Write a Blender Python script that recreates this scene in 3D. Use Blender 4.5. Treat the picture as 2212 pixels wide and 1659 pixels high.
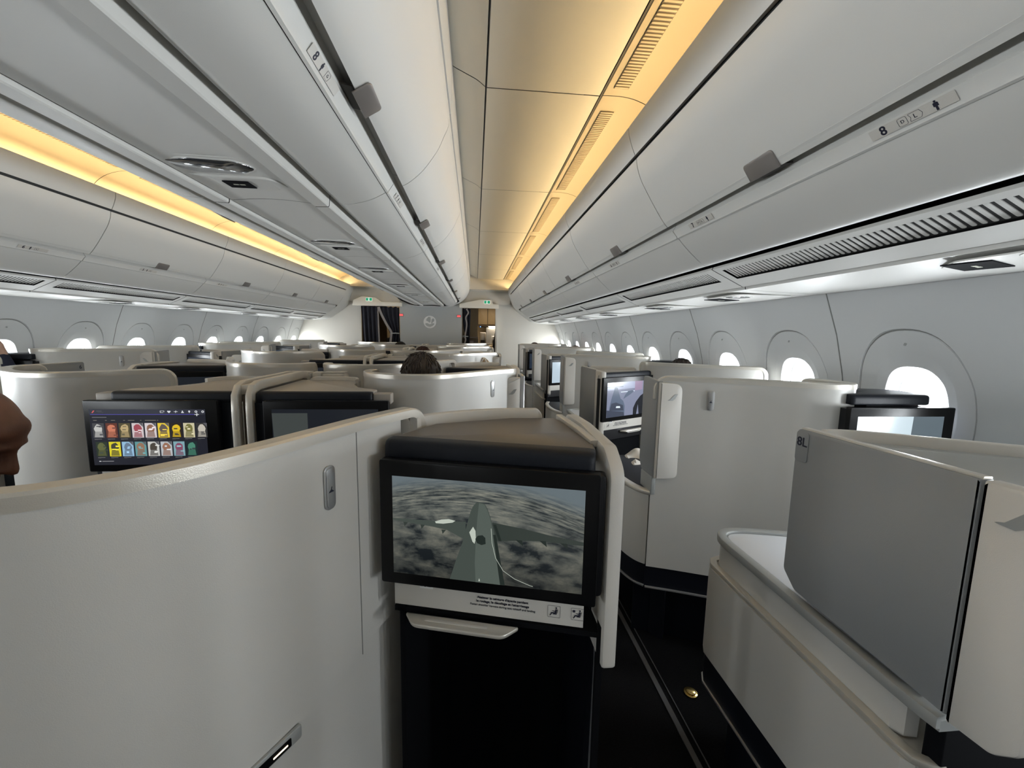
import bpy, math, random
from mathutils import Vector, Matrix
random.seed(7)
S = bpy.context.scene
for o in list(bpy.data.objects): bpy.data.objects.remove(o)
COL = S.collection
# ---------------------------------------------------------------- camera
CAMH = 1.43
def set_camera():
    F = 880.0; cx, cy = 1106.0, 829.5; vp = (1026.0, 720.0); roll = math.radians(1.0)
    y = Vector((vp[0]-cx, cy-vp[1], -F)).normalized()
    s, c = math.sin(roll), math.cos(roll)
    u = Vector((s, c, -(y.x*s+y.y*c)/y.z)).normalized()
    x = y.cross(u)
    R = Matrix((x, y, u))          # camera space -> cabin space
    cam = bpy.data.cameras.new('camera'); ob = bpy.data.objects.new('camera', cam); COL.objects.link(ob)
    cam.sensor_width = 36; cam.sensor_fit = 'HORIZONTAL'; cam.lens = F/2212*36
    cam.clip_start = 0.02; cam.clip_end = 100
    ob.matrix_world = Matrix.Translation((0, 0, CAMH)) @ R.to_4x4()
    S.camera = ob
set_camera()
S.view_settings.view_transform = 'Standard'; S.view_settings.look = 'None'
S.view_settings.gamma = 1; S.view_settings.exposure = 0.22
try: S.view_settings.use_curve_mapping = False
except Exception: pass
# ---------------------------------------------------------------- daylight
W = bpy.data.worlds.new('sky'); S.world = W; W.use_nodes = True
W.node_tree.nodes['Background'].inputs[0].default_value = (0.93, 0.97, 1.0, 1)
W.node_tree.nodes['Background'].inputs[1].default_value = 3.0
WIN_Y = [1.55+0.6355*k for k in range(-10, 12)]
def window_daylight(side, y):
    l = bpy.data.lights.new('window_daylight', 'AREA'); l.shape = 'ELLIPSE'; l.size = 0.23; l.size_y = 0.33
    l.energy = WINP; l.color = (0.97, 0.985, 1.0); l.spread = math.pi
    o = bpy.data.objects.new('window_daylight', l); COL.objects.link(o)
    x = 1.97 if side > 0 else -3.73
    o.location = (x, y, 1.14)
    o.rotation_euler = (math.pi/2, 0, math.pi/2 if side > 0 else -math.pi/2)
WINP = 12.5
for _y in WIN_Y:
    window_daylight(1, _y); window_daylight(-1, _y)
# ---------------------------------------------------------------- materials
def mat(name, col, rough=0.5, metal=0.0, emit=None, es=0.0, spec=0.5, bump=0.0, bscale=300.0, var=0.0, vscale=3.0, coat=0.0):
    m = bpy.data.materials.new(name); m.use_nodes = True
    nt = m.node_tree; b = nt.nodes['Principled BSDF']
    b.inputs['Base Color'].default_value = (*col, 1); b.inputs['Roughness'].default_value = rough
    b.inputs['Metallic'].default_value = metal; b.inputs['Specular IOR Level'].default_value = spec
    if coat: b.inputs['Coat Weight'].default_value = coat; b.inputs['Coat Roughness'].default_value = 0.1
    if emit: b.inputs['Emission Color'].default_value = (*emit, 1); b.inputs['Emission Strength'].default_value = es
    if var or bump:
        tc = nt.nodes.new('ShaderNodeTexCoord')
    if var:
        n = nt.nodes.new('ShaderNodeTexNoise'); n.inputs['Scale'].default_value = vscale; n.inputs['Detail'].default_value = 4
        r = nt.nodes.new('ShaderNodeValToRGB')
        r.color_ramp.elements[0].position = 0.3; r.color_ramp.elements[1].position = 0.7
        r.color_ramp.elements[0].color = tuple([c*(1-var) for c in col]+[1]); r.color_ramp.elements[1].color = tuple([min(1, c*(1+var)) for c in col]+[1])
        nt.links.new(tc.outputs['Object'], n.inputs['Vector']); nt.links.new(n.outputs['Fac'], r.inputs['Fac']); nt.links.new(r.outputs['Color'], b.inputs['Base Color'])
    if bump:
        n = nt.nodes.new('ShaderNodeTexNoise'); n.inputs['Scale'].default_value = bscale; n.inputs['Detail'].default_value = 2
        bp = nt.nodes.new('ShaderNodeBump'); bp.inputs['Strength'].default_value = bump; bp.inputs['Distance'].default_value = 0.001
        nt.links.new(tc.outputs['Object'], n.inputs['Vector']); nt.links.new(n.outputs['Fac'], bp.inputs['Height']); nt.links.new(bp.outputs['Normal'], b.inputs['Normal'])
    return m
M = {}
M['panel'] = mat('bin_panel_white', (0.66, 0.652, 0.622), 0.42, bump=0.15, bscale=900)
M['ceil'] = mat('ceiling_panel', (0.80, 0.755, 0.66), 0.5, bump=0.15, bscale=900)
M['cove'] = mat('cove_panel', (0.44, 0.37, 0.26), 0.5)
M['wall'] = mat('sidewall_panel', (0.60, 0.61, 0.61), 0.45, bump=0.15, bscale=800)
M['groove'] = mat('panel_groove', (0.22, 0.22, 0.21), 0.6)
M['gap'] = mat('dark_gap', (0.03, 0.03, 0.03), 0.7)
M['shell'] = mat('shell_paint', (0.53, 0.52, 0.49), 0.36, bump=0.25, bscale=700, var=0.02, vscale=5)
M['cap'] = mat('champagne_cap', (0.60, 0.57, 0.51), 0.30, metal=0.45, bump=0.2, bscale=700)
M['post'] = mat('light_trim', (0.60, 0.575, 0.53), 0.4, bump=0.25, bscale=700)
M['plate'] = mat('grey_door_panel', (0.27, 0.28, 0.285), 0.42, bump=0.25, bscale=700)
M['silver'] = mat('silver_trim', (0.50, 0.50, 0.50), 0.28, metal=0.7)
M['mark'] = mat('emblem_grey', (0.35, 0.36, 0.35), 0.4, metal=0.2)
M['dark'] = mat('navy_leather', (0.009, 0.011, 0.016), 0.48, spec=0.25, bump=0.3, bscale=500)
M['tray'] = mat('tray_leather', (0.155, 0.135, 0.118), 0.34, bump=0.3, bscale=600)
M['tray2'] = mat('tray_grey', (0.40, 0.37, 0.33), 0.45, bump=0.3, bscale=600)
M['black'] = mat('black_plastic', (0.006, 0.006, 0.008), 0.35)
M['bezel'] = mat('black_bezel', (0.0035, 0.0035, 0.004), 0.30, spec=0.22)
M['foot'] = mat('footwell_fabric', (0.0018, 0.0022, 0.0035), 0.85, spec=0.15)
M['skirt'] = mat('kick_panel', (0.004, 0.005, 0.009), 0.5, spec=0.25)
M['carpet'] = mat('carpet', (0.0042, 0.0042, 0.0048), 0.95, spec=0.1, bump=1.0, bscale=260, var=0.4, vscale=180)
M['strip'] = mat('floor_strip', (0.06, 0.058, 0.06), 0.5)
M['brass'] = mat('brass', (0.65, 0.48, 0.18), 0.25, metal=1.0)
M['table'] = mat('table_white', (0.74, 0.76, 0.80), 0.3)
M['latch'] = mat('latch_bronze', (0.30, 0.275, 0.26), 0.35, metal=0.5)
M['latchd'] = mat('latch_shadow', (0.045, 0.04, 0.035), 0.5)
M['ink'] = mat('ink', (0.012, 0.013, 0.03), 0.5)
M['ink2'] = mat('ink_thin', (0.09, 0.09, 0.10), 0.5)
M['chrome'] = mat('lens_chrome', (0.35, 0.35, 0.36), 0.08, metal=0.9)
M['card'] = mat('sign_card', (0.006, 0.006, 0.008), 0.8, spec=0.05)
M['cardtext'] = mat('sign_text', (0.55, 0.55, 0.45), 0.5)
M['bulk'] = mat('bulkhead_grey', (0.42, 0.435, 0.43), 0.5, bump=0.2, bscale=400)
M['bulkw'] = mat('bulkhead_cream', (0.66, 0.63, 0.57), 0.5)
M['disc'] = mat('emblem_disc', (0.78, 0.78, 0.76), 0.4)
M['curtain'] = mat('navy_curtain', (0.008, 0.008, 0.016), 0.85, bump=0.4, bscale=500)
M['hem'] = mat('curtain_hem', (0.30, 0.27, 0.26), 0.8)
M['exit'] = mat('exit_green', (0.0, 0.16, 0.08), 0.5, emit=(0.0, 0.24, 0.11), es=0.8)
M['exitw'] = mat('exit_white', (0.8, 0.8, 0.8), 0.5, emit=(0.8, 0.9, 0.85), es=0.7)
M['red'] = mat('sign_red', (0.4, 0.02, 0.02), 0.5, emit=(1.0, 0.10, 0.10), es=1.6)
M['redp'] = mat('sign_panel', (0.22, 0.16, 0.16), 0.4)
M['galley'] = mat('galley_beige', (0.36, 0.29, 0.19), 0.5)
M['galley2'] = mat('galley_dark', (0.10, 0.075, 0.05), 0.5)
M['steel'] = mat('steel', (0.5, 0.5, 0.5), 0.25, metal=0.9)
M['navy'] = mat('navy_cloth', (0.01, 0.012, 0.03), 0.85)
M['maroon'] = mat('maroon_cloth', (0.022, 0.008, 0.010), 0.85)
M['grey_cloth'] = mat('grey_cloth', (0.06, 0.06, 0.065), 0.85)
M['white_cloth'] = mat('white_cloth', (0.62, 0.58, 0.52), 0.9, bump=0.6, bscale=60)
M['skin'] = mat('brown_skin', (0.155, 0.068, 0.042), 0.5, bump=0.3, bscale=300, var=0.15, vscale=30)
M['skin2'] = mat('light_skin', (0.42, 0.25, 0.18), 0.5, var=0.1, vscale=30)
def hairmat(n, c): return mat(n, c, 0.55, bump=1.0, bscale=160, var=0.5, vscale=60)
M['hair'] = hairmat('dark_brown_hair', (0.022, 0.013, 0.008)); M['hairr'] = hairmat('auburn_hair', (0.06, 0.018, 0.008))
M['hairb'] = hairmat('black_hair', (0.008, 0.005, 0.004)); M['hairl'] = hairmat('blond_hair', (0.34, 0.24, 0.14))
def emis(n, c, s):
    return mat(n, (0.0, 0.0, 0.0), 0.3, emit=c, es=s, spec=0.3)
M['led'] = emis('warm_led', (1.0, 0.74, 0.38), 38.5)
M['ledw'] = emis('white_led', (0.86, 0.93, 1.0), 9.0)
def glassmat():
    m = bpy.data.materials.new('window_pane_glass'); m.use_nodes = True; nt = m.node_tree; nt.nodes.clear()
    o = nt.nodes.new('ShaderNodeOutputMaterial'); t = nt.nodes.new('ShaderNodeBsdfTransparent'); g = nt.nodes.new('ShaderNodeBsdfGlossy')
    g.inputs['Roughness'].default_value = 0.05; x = nt.nodes.new('ShaderNodeMixShader'); x.inputs[0].default_value = 0.06
    t.inputs[0].default_value = (0.93, 0.95, 0.96, 1)
    nt.links.new(t.outputs[0], x.inputs[1]); nt.links.new(g.outputs[0], x.inputs[2]); nt.links.new(x.outputs[0], o.inputs[0]); return m
M['glass'] = glassmat()
def glaze():    # clear cover over displays: soft reflection of windows
    m = mat('display_glass', (0, 0, 0), 0.12); return m
# ---------------------------------------------------------------- geometry helpers
CX0 = -0.88                       # cabin centre line
def mx(x): return 2*CX0-x
def area2(p): return sum(p[i][0]*p[(i+1) % len(p)][1]-p[(i+1) % len(p)][0]*p[i][1] for i in range(len(p)))/2
def rnd(poly, r, n=5):
    """round the corners of a 2D polygon; r a number or a list"""
    out = []; N = len(poly)
    for i in range(N):
        p = Vector(poly[i]); a = Vector(poly[i-1]); b = Vector(poly[(i+1) % N]); rr = r[i] if isinstance(r, (list, tuple)) else r
        va = a-p; vb = b-p; la, lb = va.length, vb.length
        if rr <= 0 or la < 1e-6 or lb < 1e-6: out.append(tuple(p)); continue
        va /= la; vb /= lb; ang = va.angle(vb) if va.length and vb.length else math.pi
        if ang > 3.1: out.append(tuple(p)); continue
        d = min(rr/math.tan(ang/2), la*0.48, lb*0.48)
        A = p+va*d; B = p+vb*d
        for k in range(n+1):
            t = k/n; q = A*(1-t)**2+p*2*t*(1-t)+B*t*t; out.append(tuple(q))
    return out
def rect(w, h, r=0, n=4): return rnd([(-w/2, -h/2), (w/2, -h/2), (w/2, h/2), (-w/2, h/2)], r, n) if r else [(-w/2, -h/2), (w/2, -h/2), (w/2, h/2), (-w/2, h/2)]
def inset(poly, d):
    if area2(poly) < 0: d = -d
    N = len(poly); out = []
    for i in range(N):
        p = Vector(poly[i]); a = p-Vector(poly[i-1]); b = Vector(poly[(i+1) % N])-p
        if a.length < 1e-7: a = b
        if b.length < 1e-7: b = a
        a = a.normalized(); b = b.normalized()
        na = Vector((-a.y, a.x)); nb = Vector((-b.y, b.x)); n = na+nb
        if n.length < 1e-6: n = na
        n.normalize(); c = max(0.35, n.dot(na)); out.append(tuple(p+n*(d/c)))
    return out
def catmull(pts, n=6):
    P = [Vector(p) for p in pts]; P = [P[0]*2-P[1]]+P+[P[-1]*2-P[-2]]; out = []
    for i in range(1, len(P)-2):
        for k in range(n):
            t = k/n; a, b, c, d = P[i-1], P[i], P[i+1], P[i+2]
            out.append(0.5*((2*b)+(-a+c)*t+(2*a-5*b+4*c-d)*t*t+(-a+3*b-3*c+d)*t**3))
    out.append(P[-2]); return out
class MB:
    def __init__(s): s.v = []; s.f = []; s.m = []
    def add(s, vs, fs, mi=0):
        o = len(s.v); s.v += [tuple(v) for v in vs]; s.f += [tuple(i+o for i in f) for f in fs]; s.m += [mi]*len(fs)
    def slab(s, poly, O, U, V, depth, bev=0.0, mi=0, both=True):
        """2D polygon in plane O+uU+vV extruded along N=UxV by depth (front at +N)"""
        O, U, V = Vector(O), Vector(U).normalized(), Vector(V).normalized(); N = U.cross(V)
        if area2(poly) < 0: poly = poly[::-1]
        n = len(poly); loops = []
        def L(p, h): return [O+U*x+V*y+N*h for x, y in p]
        if bev > 0:
            b = bev; i1 = inset(poly, b*0.3); i2 = inset(poly, b)
            if both: loops = [L(i2, 0), L(i1, b*0.3), L(poly, b)]
            else: loops = [L(poly, 0)]
            loops += [L(poly, depth-b), L(i1, depth-b*0.3), L(i2, depth)]
        else: loops = [L(poly, 0), L(poly, depth)]
        vs = [p for l in loops for p in l]; fs = []
        for k in range(len(loops)-1):
            for i in range(n):
                j = (i+1) % n; fs.append((k*n+i, k*n+j, (k+1)*n+j, (k+1)*n+i))
        fs.append(tuple(range(n))[::-1]); fs.append(tuple((len(loops)-1)*n+i for i in range(n)))
        s.add(vs, fs, mi); return s
    def box(s, a, b, bev=0.0, mi=0):
        a, b = Vector(a), Vector(b); w = b.x-a.x; h = b.y-a.y
        s.slab([(0, 0), (w, 0), (w, h), (0, h)] if not bev else rnd([(0, 0), (w, 0), (w, h), (0, h)], bev, 3), a, (1, 0, 0), (0, 1, 0), b.z-a.z, bev, mi); return s
    def sweep(s, prof, path, norms, mi=0, closed=False):
        """prof: (a along norm, b along binormal) closed loop"""
        P = [Vector(p) for p in path]; n = len(prof); vs = []; fs = []; m = len(P)
        for i, p in enumerate(P):
            t = (P[(i+1) % m]-P[i-1]) if closed else (P[min(i+1, m-1)]-P[max(i-1, 0)])
            t.normalize(); nn = Vector(norms[i]) if isinstance(norms, list) else Vector(norms)
            nn = (nn-t*nn.dot(t)).normalized(); bb = t.cross(nn)
            vs += [p+nn*a+bb*b for a, b in prof]
        R = m if closed else m-1
        for i in range(R):
            for k in range(n):
                j = (k+1) % n; i2 = (i+1) % m
                fs.append((i*n+k, i*n+j, i2*n+j, i2*n+k))
        if not closed: fs.append(tuple(range(n))[::-1]); fs.append(tuple((m-1)*n+k for k in range(n)))
        s.add(vs, fs, mi); return s
    def tube(s, path, r, norms=(0, 0, 1), n=8, mi=0, closed=False):
        return s.sweep([(r*math.cos(2*math.pi*k/n), r*math.sin(2*math.pi*k/n)) for k in range(n)], path, norms, mi, closed)
    def exprof(s, prof, y0, y1, thick=0.0, mi=0, close=False):
        """extrude an open (x,z) profile along Y, optionally with thickness (offset away)"""
        if thick:
            off = []
            for i, p in enumerate(prof):
                a = Vector(prof[max(i-1, 0)]); b = Vector(prof[min(i+1, len(prof)-1)]); t = (b-a).normalized(); off.append((p[0]-t.y*thick, p[1]+t.x*thick))
            loop = list(prof)+off[::-1]; close = True
        else: loop = list(prof)
        n = len(loop); vs = [(x, y0, z) for x, z in loop]+[(x, y1, z) for x, z in loop]; R = n if close else n-1
        fs = [(i, (i+1) % n, n+(i+1) % n, n+i) for i in range(R)]
        if close: fs += [tuple(range(n))[::-1], tuple(range(n, 2*n))]
        s.add(vs, fs, mi); return s
    def ball(s, c, r, sc=(1, 1, 1), nu=16, nv=10, mi=0, R=None):
        vs = []; c = Vector(c)
        for i in range(nv+1):
            th = math.pi*i/nv
            for k in range(nu):
                ph = 2*math.pi*k/nu; p = Vector((r*sc[0]*math.sin(th)*math.cos(ph), r*sc[1]*math.sin(th)*math.sin(ph), r*sc[2]*math.cos(th)))
                if R: p = R @ p
                vs.append(c+p)
        fs = [(i*nu+k, (i+1)*nu+k, (i+1)*nu+(k+1) % nu, i*nu+(k+1) % nu) for i in range(nv) for k in range(nu)]
        s.add(vs, fs, mi); return s
ORG = Vector((0, 0, 0)); CUR = None
def build(name, mb, mats, parent=None, sharp=35, loc=None):
    """link the collected faces as one mesh object (vertices given in cabin coordinates)"""
    me = bpy.data.meshes.new(name)
    base = Vector((0, 0, 0))
    if parent is not None:
        p = parent
        while p is not None: base += Vector(p.location); p = p.parent
    if loc is not None: org = Vector(loc)
    else: org = base
    me.from_pydata([tuple(Vector(v)-org) for v in mb.v], [], mb.f); me.validate(); me.update()
    mats = mats if isinstance(mats, (list, tuple)) else [mats]
    for m in mats: me.materials.append(M[m] if isinstance(m, str) else m)
    if len(mats) > 1 and len(mb.m) == len(me.polygons):
        for p, mi in zip(me.polygons, mb.m): p.material_index = mi
    for p in me.polygons: p.use_smooth = True
    me.set_sharp_from_angle(angle=math.radians(sharp))
    o = bpy.data.objects.new(name, me); COL.objects.link(o); o.location = org-base
    if parent is not None: o.parent = parent
    return o
def thing(name, label, cat, loc, group=None):
    o = bpy.data.objects.new(name, None); o.empty_display_size = 0.1; COL.objects.link(o); o.location = loc
    o['label'] = label; o['category'] = cat
    if group: o['group'] = group
    return o
def tag(o, label, cat, group=None):
    o['label'] = label; o['category'] = cat
    if group: o['group'] = group
    return o
def struct(o): o['kind'] = 'structure'; return o
def kids(o): return [c for c in bpy.data.objects if c.parent == o]
def dup(root, label, dy=0.0, mirror=False, group=None, dx=0.0, skip=()):
    """copy a thing, its parts and their sub-parts; mirror = reflected across the aisle-cabin centre line"""
    def cp(o, par):
        c = o.copy(); COL.objects.link(c); c.parent = par
        for ch in kids(o):
            if ch.name.split('.')[0] not in skip: cp(ch, c)
        return c
    r = cp(root, None); l = Vector(root.location)+Vector((dx, dy, 0))
    if mirror: l.x = mx(l.x); r.scale = (-1, 1, 1)
    r.location = l; r['label'] = label
    if group: r['group'] = group
    return r
def text(name, s, size, O, U, V, m, parent, align='CENTER', ext=0.0004, bold=0.0):
    cu = bpy.data.curves.new(name, 'FONT'); cu.body = s; cu.size = size; cu.align_x = align; cu.align_y = 'CENTER'; cu.extrude = ext; cu.offset = bold
    t = bpy.data.objects.new('t', cu); COL.objects.link(t)
    dg = bpy.context.evaluated_depsgraph_get(); me = bpy.data.meshes.new_from_object(t.evaluated_get(dg))
    bpy.data.objects.remove(t)
    O, U, V = Vector(O), Vector(U).normalized(), Vector(V).normalized(); N = U.cross(V)
    mb = MB(); mb.v = [tuple(O+U*v.co.x+V*v.co.y+N*v.co.z) for v in me.vertices]; mb.f = [tuple(p.vertices) for p in me.polygons]; mb.m = [0]*len(mb.f)
    bpy.data.meshes.remove(me)
    return build(name, mb, m, parent)
# ---------------------------------------------------------------- cabin structure
Y0, Y1 = -6.2, 8.75
mb = MB(); mb.box((-4.2, Y0-0.3, -0.12), (2.5, 11.6, 0.0)); fl = struct(build('floor', mb, 'carpet'))
# crown above everything keeps the sky out
mb = MB(); mb.exprof([(1.69, 1.66), (1.95, 1.75), (1.9, 2.3), (1.2, 2.8), (CX0, 2.9), (mx(1.2), 2.8), (mx(1.9), 2.3), (mx(1.95), 1.75), (mx(1.69), 1.66)], Y0-0.2, 11.6)
struct(build('ceiling_crown', mb, 'gap')).name = 'ceiling'
WP = [(-0.05, 1.84), (0.4, 1.855), (0.9, 1.86), (1.15, 1.845), (1.25, 1.83), (1.45, 1.775), (1.66, 1.69)]
def wx(z):
    for (a, xa), (b, xb) in zip(WP, WP[1:]):
        if z <= b: t = (z-a)/(b-a); return xa+(xb-xa)*t
    return WP[-1][1]
def sup(a, b, th, e): 
    c, s_ = math.cos(th), math.sin(th); return (a*math.copysign(abs(c)**(2/e), c), b*math.copysign(abs(s_)**(2/e), s_))
ZC = 1.14
def wall_bay(mb, yc, side):
    N = 64; hw = 0.31775; za, zb = -0.05, 1.66
    f = (lambda x: x) if side > 0 else mx
    rings = []
    ths = [2*math.pi*i/N for i in range(N)]
    for sx in (1, -1):                                     # put a spoke exactly on each corner of the bay
        for zz in (za, zb):
            tc = math.atan2(zz-ZC, sx*hw) % (2*math.pi); j = min(range(N), key=lambda q: abs(ths[q]-tc)); ths[j] = tc
    def ring(fn, off): return [(f(wx(ZC+p[1])+off), yc+p[0], ZC+p[1]) for p in [fn(t) for t in ths]]
    def recto(t):
        c, s_ = math.cos(t), math.sin(t); k = 1e9
        if abs(c) > 1e-6: k = min(k, hw/abs(c))
        if s_ > 1e-6: k = min(k, (zb-ZC)/s_)
        if s_ < -1e-6: k = min(k, (za-ZC)/s_)
        return (c*k, s_*k)
    ov = lambda t, k=1.0: sup(0.235*k, 0.338*k, t, 2.3)
    rings.append(ring(lambda t: sup(0.128, 0.182, t, 2.6), 0.022))
    rings.append(ring(lambda t: sup(0.165, 0.24, t, 2.4), 0.012))
    rings.append(ring(lambda t: ov(t, 0.975), 0.004))
    rings.append(ring(lambda t: ov(t, 0.985), 0.009))
    rings.append(ring(lambda t: ov(t, 1.0), 0.009))
    rings.append(ring(lambda t: ov(t, 1.008), 0.0))
    for q in (0.25, 0.5, 0.75, 1.0):
        rings.append(ring(lambda t: tuple(a*(1-q)+b*q for a, b in zip(ov(t, 1.008), recto(t))), 0.0))
    vs = [p for r in rings for p in r]
    for k in range(len(rings)-1):
        mb.add([p for p in rings[k]]+[p for p in rings[k+1]], [(i, (i+1) % N, N+(i+1) % N, N+i) for i in range(N)], 1 if k == 3 else 0)  # groove ring tinted darker grey to carry the shade inside it
def window(n, yc, side):
    N = 48; f = (lambda x: x) if side > 0 else mx; ths = [2*math.pi*i/N for i in range(N)]
    def ring(a, b, e, off): return [(f(wx(ZC+p[1])+off), yc+p[0], ZC+p[1]) for p in [sup(a, b, t, e) for t in ths]]
    R = [ring(0.128, 0.182, 2.6, 0.0205), ring(0.120, 0.174, 2.6, 0.03), ring(0.113, 0.166, 2.6, 0.055), ring(0.110, 0.162, 2.6, 0.080), ring(0.105, 0.157, 2.6, 0.083)]
    mb = MB(); 
    for k in range(4): mb.add(R[k]+R[k+1], [(i, (i+1) % N, N+(i+1) % N, N+i) for i in range(N)])
    w = build('window_%d' % n, mb, 'wall', loc=(f(1.85), yc, ZC)); struct(w)
    mb = MB(); p = ring(0.108, 0.160, 2.6, 0.086); q = ring(0.108, 0.160, 2.6, 0.090)
    mb.add(p+q, [tuple(range(N))[::-1], tuple(range(N, 2*N))]+[(i, (i+1) % N, N+(i+1) % N, N+i) for i in range(N)])
    build('window_pane', mb, 'glass', w)
    mb = MB(); mb.add(ring(0.111, 0.163, 2.6, 0.066)+ring(0.106, 0.158, 2.6, 0.070), [(i, (i+1) % N, N+(i+1) % N, N+i) for i in range(N)])
    build('window_seal', mb, 'mark', w)
    if side > 0 or yc > 2.5:   # small shade switch pictogram above each opening
        mb = MB(); d = -0.001
        mb.slab(rnd([(-0.006, -0.004), (0.004, -0.006), (0.008, 0.004), (-0.002, 0.007)], 0.002), (f(wx(1.415)-0.0012), yc, 1.415), (0, -side, 0), (0, 0.0, 1), 0.0012)
        build('window_mark', mb, 'mark', w)
for side in (1, -1):
    mb = MB()
    for y in WIN_Y: wall_bay(mb, y, side)
    ya = WIN_Y[0]-0.31775; yb = WIN_Y[-1]+0.31775; f = (lambda x: x) if side > 0 else mx
    pr = [(f(x), z) for z, x in WP]
    mb.exprof(pr, Y0, ya); mb.exprof(pr, yb, 9.6)
    w = struct(build('wall_right' if side > 0 else 'wall_left', mb, ['wall', 'groove']))
    for k in range(-2, 6):                                   # upright joints between the lining panels
        y = 1.868+1.271*k; mb = MB(); 
        mb.sweep([(-0.002, -0.0025), (0.0015, -0.0025), (0.0015, 0.0025), (-0.002, 0.0025)], [(f(x), y, z) for z, x in WP[1:]], (f(1)-f(0), 0, 0)); 
        struct(build('trim_%d' % (k+3 if side > 0 else k+13), mb, 'groove'))
for i, y in enumerate(WIN_Y): window(i+1, y, 1); window(i+31, y, -1)
# end walls
DW = 8.6
def bulk(x0, x1, z0, z1, m, name, y=DW, t=0.04):
    mb = MB(); mb.box((x0, y, z0), (x1, y+t, z1)); return struct(build(name, mb, m))
mb = MB(); mb.box((-4.0, Y0-0.05, 0), (2.2, Y0, 2.9)); struct(build('wall_back', mb, 'wall'))
DL = (-2.33, -1.53); DR = (-0.27, 0.425); DH = 1.965
mb = MB(); mb.box((DL[1], DW, 0), (DR[0], DW+0.04, 2.6)); wf = struct(build('wall_front', mb, 'bulk'))
mb = MB(); mb.box((DL[0]-0.3, DW+0.02, 2.03), (DL[1], DW+0.04, 2.62)); mb.box((DR[0], DW+0.02, 2.03), (DR[1]+0.3, DW+0.04, 2.62)); struct(build('wall_front_upper', mb, 'bulkw'))
mb = MB(); mb.box((-4.0, DW+0.12, 0), (DL[0], DW+0.16, 2.6)); struct(build('wall_front_left', mb, 'bulkw'))
mb = MB(); mb.box((DR[1], DW+0.12, 0), (2.2, DW+0.16, 2.6)); mb.box((DR[1], DW, 0), (DR[1]+0.03, DW+0.16, 2.0)); struct(build('wall_front_right', mb, 'bulkw'))
# ceiling panels over each aisle, with transverse joints
SEAM = [1.935+1.27*k for k in range(-3, 6)]
CP = [(-0.125, 2.64), (-0.11, 2.585), (-0.06, 2.557), (0.0, 2.53), (0.038, 2.503)]
n = 1
for side in (1, -1):
    f = (lambda x: x) if side > 0 else mx
    for a, b in zip(SEAM, SEAM[1:]):
        b = min(b, 8.35)
        if b <= a: continue
        mb = MB(); g = 0.003
        mb.exprof([(f(x), z) for x, z in catmull(CP, 4)], a+g, b-g); mb.exprof([(f(0.046), 2.500), (f(0.55), 2.499)], a+g, b-g)
        mb.exprof([(f(0.038), 2.503), (f(0.042), 2.512), (f(0.046), 2.500)], a, b, mi=1)
        mb.exprof([(f(x), z+0.006) for x, z in CP], b-g-0.001, b+g+0.001, mi=1); mb.exprof([(f(0.046), 2.505), (f(0.55), 2.504)], b-g-0.001, b+g+0.001, mi=1)
        mb.exprof([(f(-0.125), 2.66), (f(0.55), 2.66)], a, b, mi=1)
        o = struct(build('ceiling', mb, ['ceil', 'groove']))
    # header that closes the aisle ceiling in front of the doorways
    mb = MB(); x0, x1 = sorted((f(-0.2), f(0.95)))
    mb.box((x0, 8.36, 2.30), (x1, 8.40, 2.62)); mb.exprof([(x0, 2.30), (x1, 2.30)], 8.36, 8.62)
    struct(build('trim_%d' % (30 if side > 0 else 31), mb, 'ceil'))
# cove: glowing curved panel, air grille and the LED channel behind the bin fairing
COVE = [(0.567, 2.502), (0.60, 2.503), (0.66, 2.502), (0.72, 2.492), (0.79, 2.465), (0.85, 2.42), (0.885, 2.365), (0.89, 2.30), (0.80, 2.27), (0.70, 2.27)]
def cove(a, b):
    t = thing('cove_light', 'x', 'ceiling light', (0.72, (a+b)/2, 2.36)); g = 0.0025
    mb = MB(); mb.exprof([tuple(p) for p in catmull(COVE, 4)], a+g, b-g); build('cove_panel', mb, 'cove', t)
    mb = MB(); mb.exprof([(0.55, 2.55), (0.555, 2.50), (0.567, 2.504), (0.9, 2.56)], a, b); build('slot', mb, 'gap', t)
    mb = MB(); mb.box((0.800, a+0.01, 2.280), (0.806, b-0.01, 2.328)); build('light_strip', mb, 'led', t)
    mb = MB(); ga, gb = a+0.125, b-0.06; nl = int((gb-ga)/0.0185)
    for i in range(nl):
        y = ga+(i+0.5)*(gb-ga)/nl
        mb.slab(rnd([(0, 0), (0.062, 0), (0.062, 0.009), (0, 0.009)], 0.003, 2), (0.598, y-0.0045, 2.4985), (1, 0, 0), (0, 1, 0), 0.004)
    build('air_grille', mb, 'cove', t)
    mb = MB(); mb.box((0.596, ga, 2.5006), (0.662, gb, 2.5016)); build('grille_recess', mb, 'galley2', t)
    return t
ORD = ['nearest', 'second', 'third', 'fourth', 'fifth', 'sixth', 'seventh', 'eighth']
c0 = None; i = 0
for a, b in zip(SEAM, SEAM[1:]):
    if a < -1 or b > 8.5: continue
    if c0 is None: c0 = cove(a, b); aa = a; c0['label'] = 'warm glowing cove light above the right aisle, %s to the camera' % 'nearest'; c0['group'] = 'right cove lights'; c = c0
    else: c = dup(c0, 'warm glowing cove light above the right aisle, %s from the camera' % ORD[i], a-aa, group='right cove lights')
    dup(c0, 'warm glowing cove light above the left aisle, %s from the camera' % ORD[i], a-aa, True, 'left cove lights')
    i += 1
for side in (1, -1):       # unseen stretches of the cove behind the camera
    f = (lambda x: x) if side > 0 else mx
    mb = MB(); mb.exprof([(f(x), z) for x, z in COVE], Y0, SEAM[2 if SEAM[1] < -1 else 1]); struct(build('ceiling', mb, 'cove'))
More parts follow.
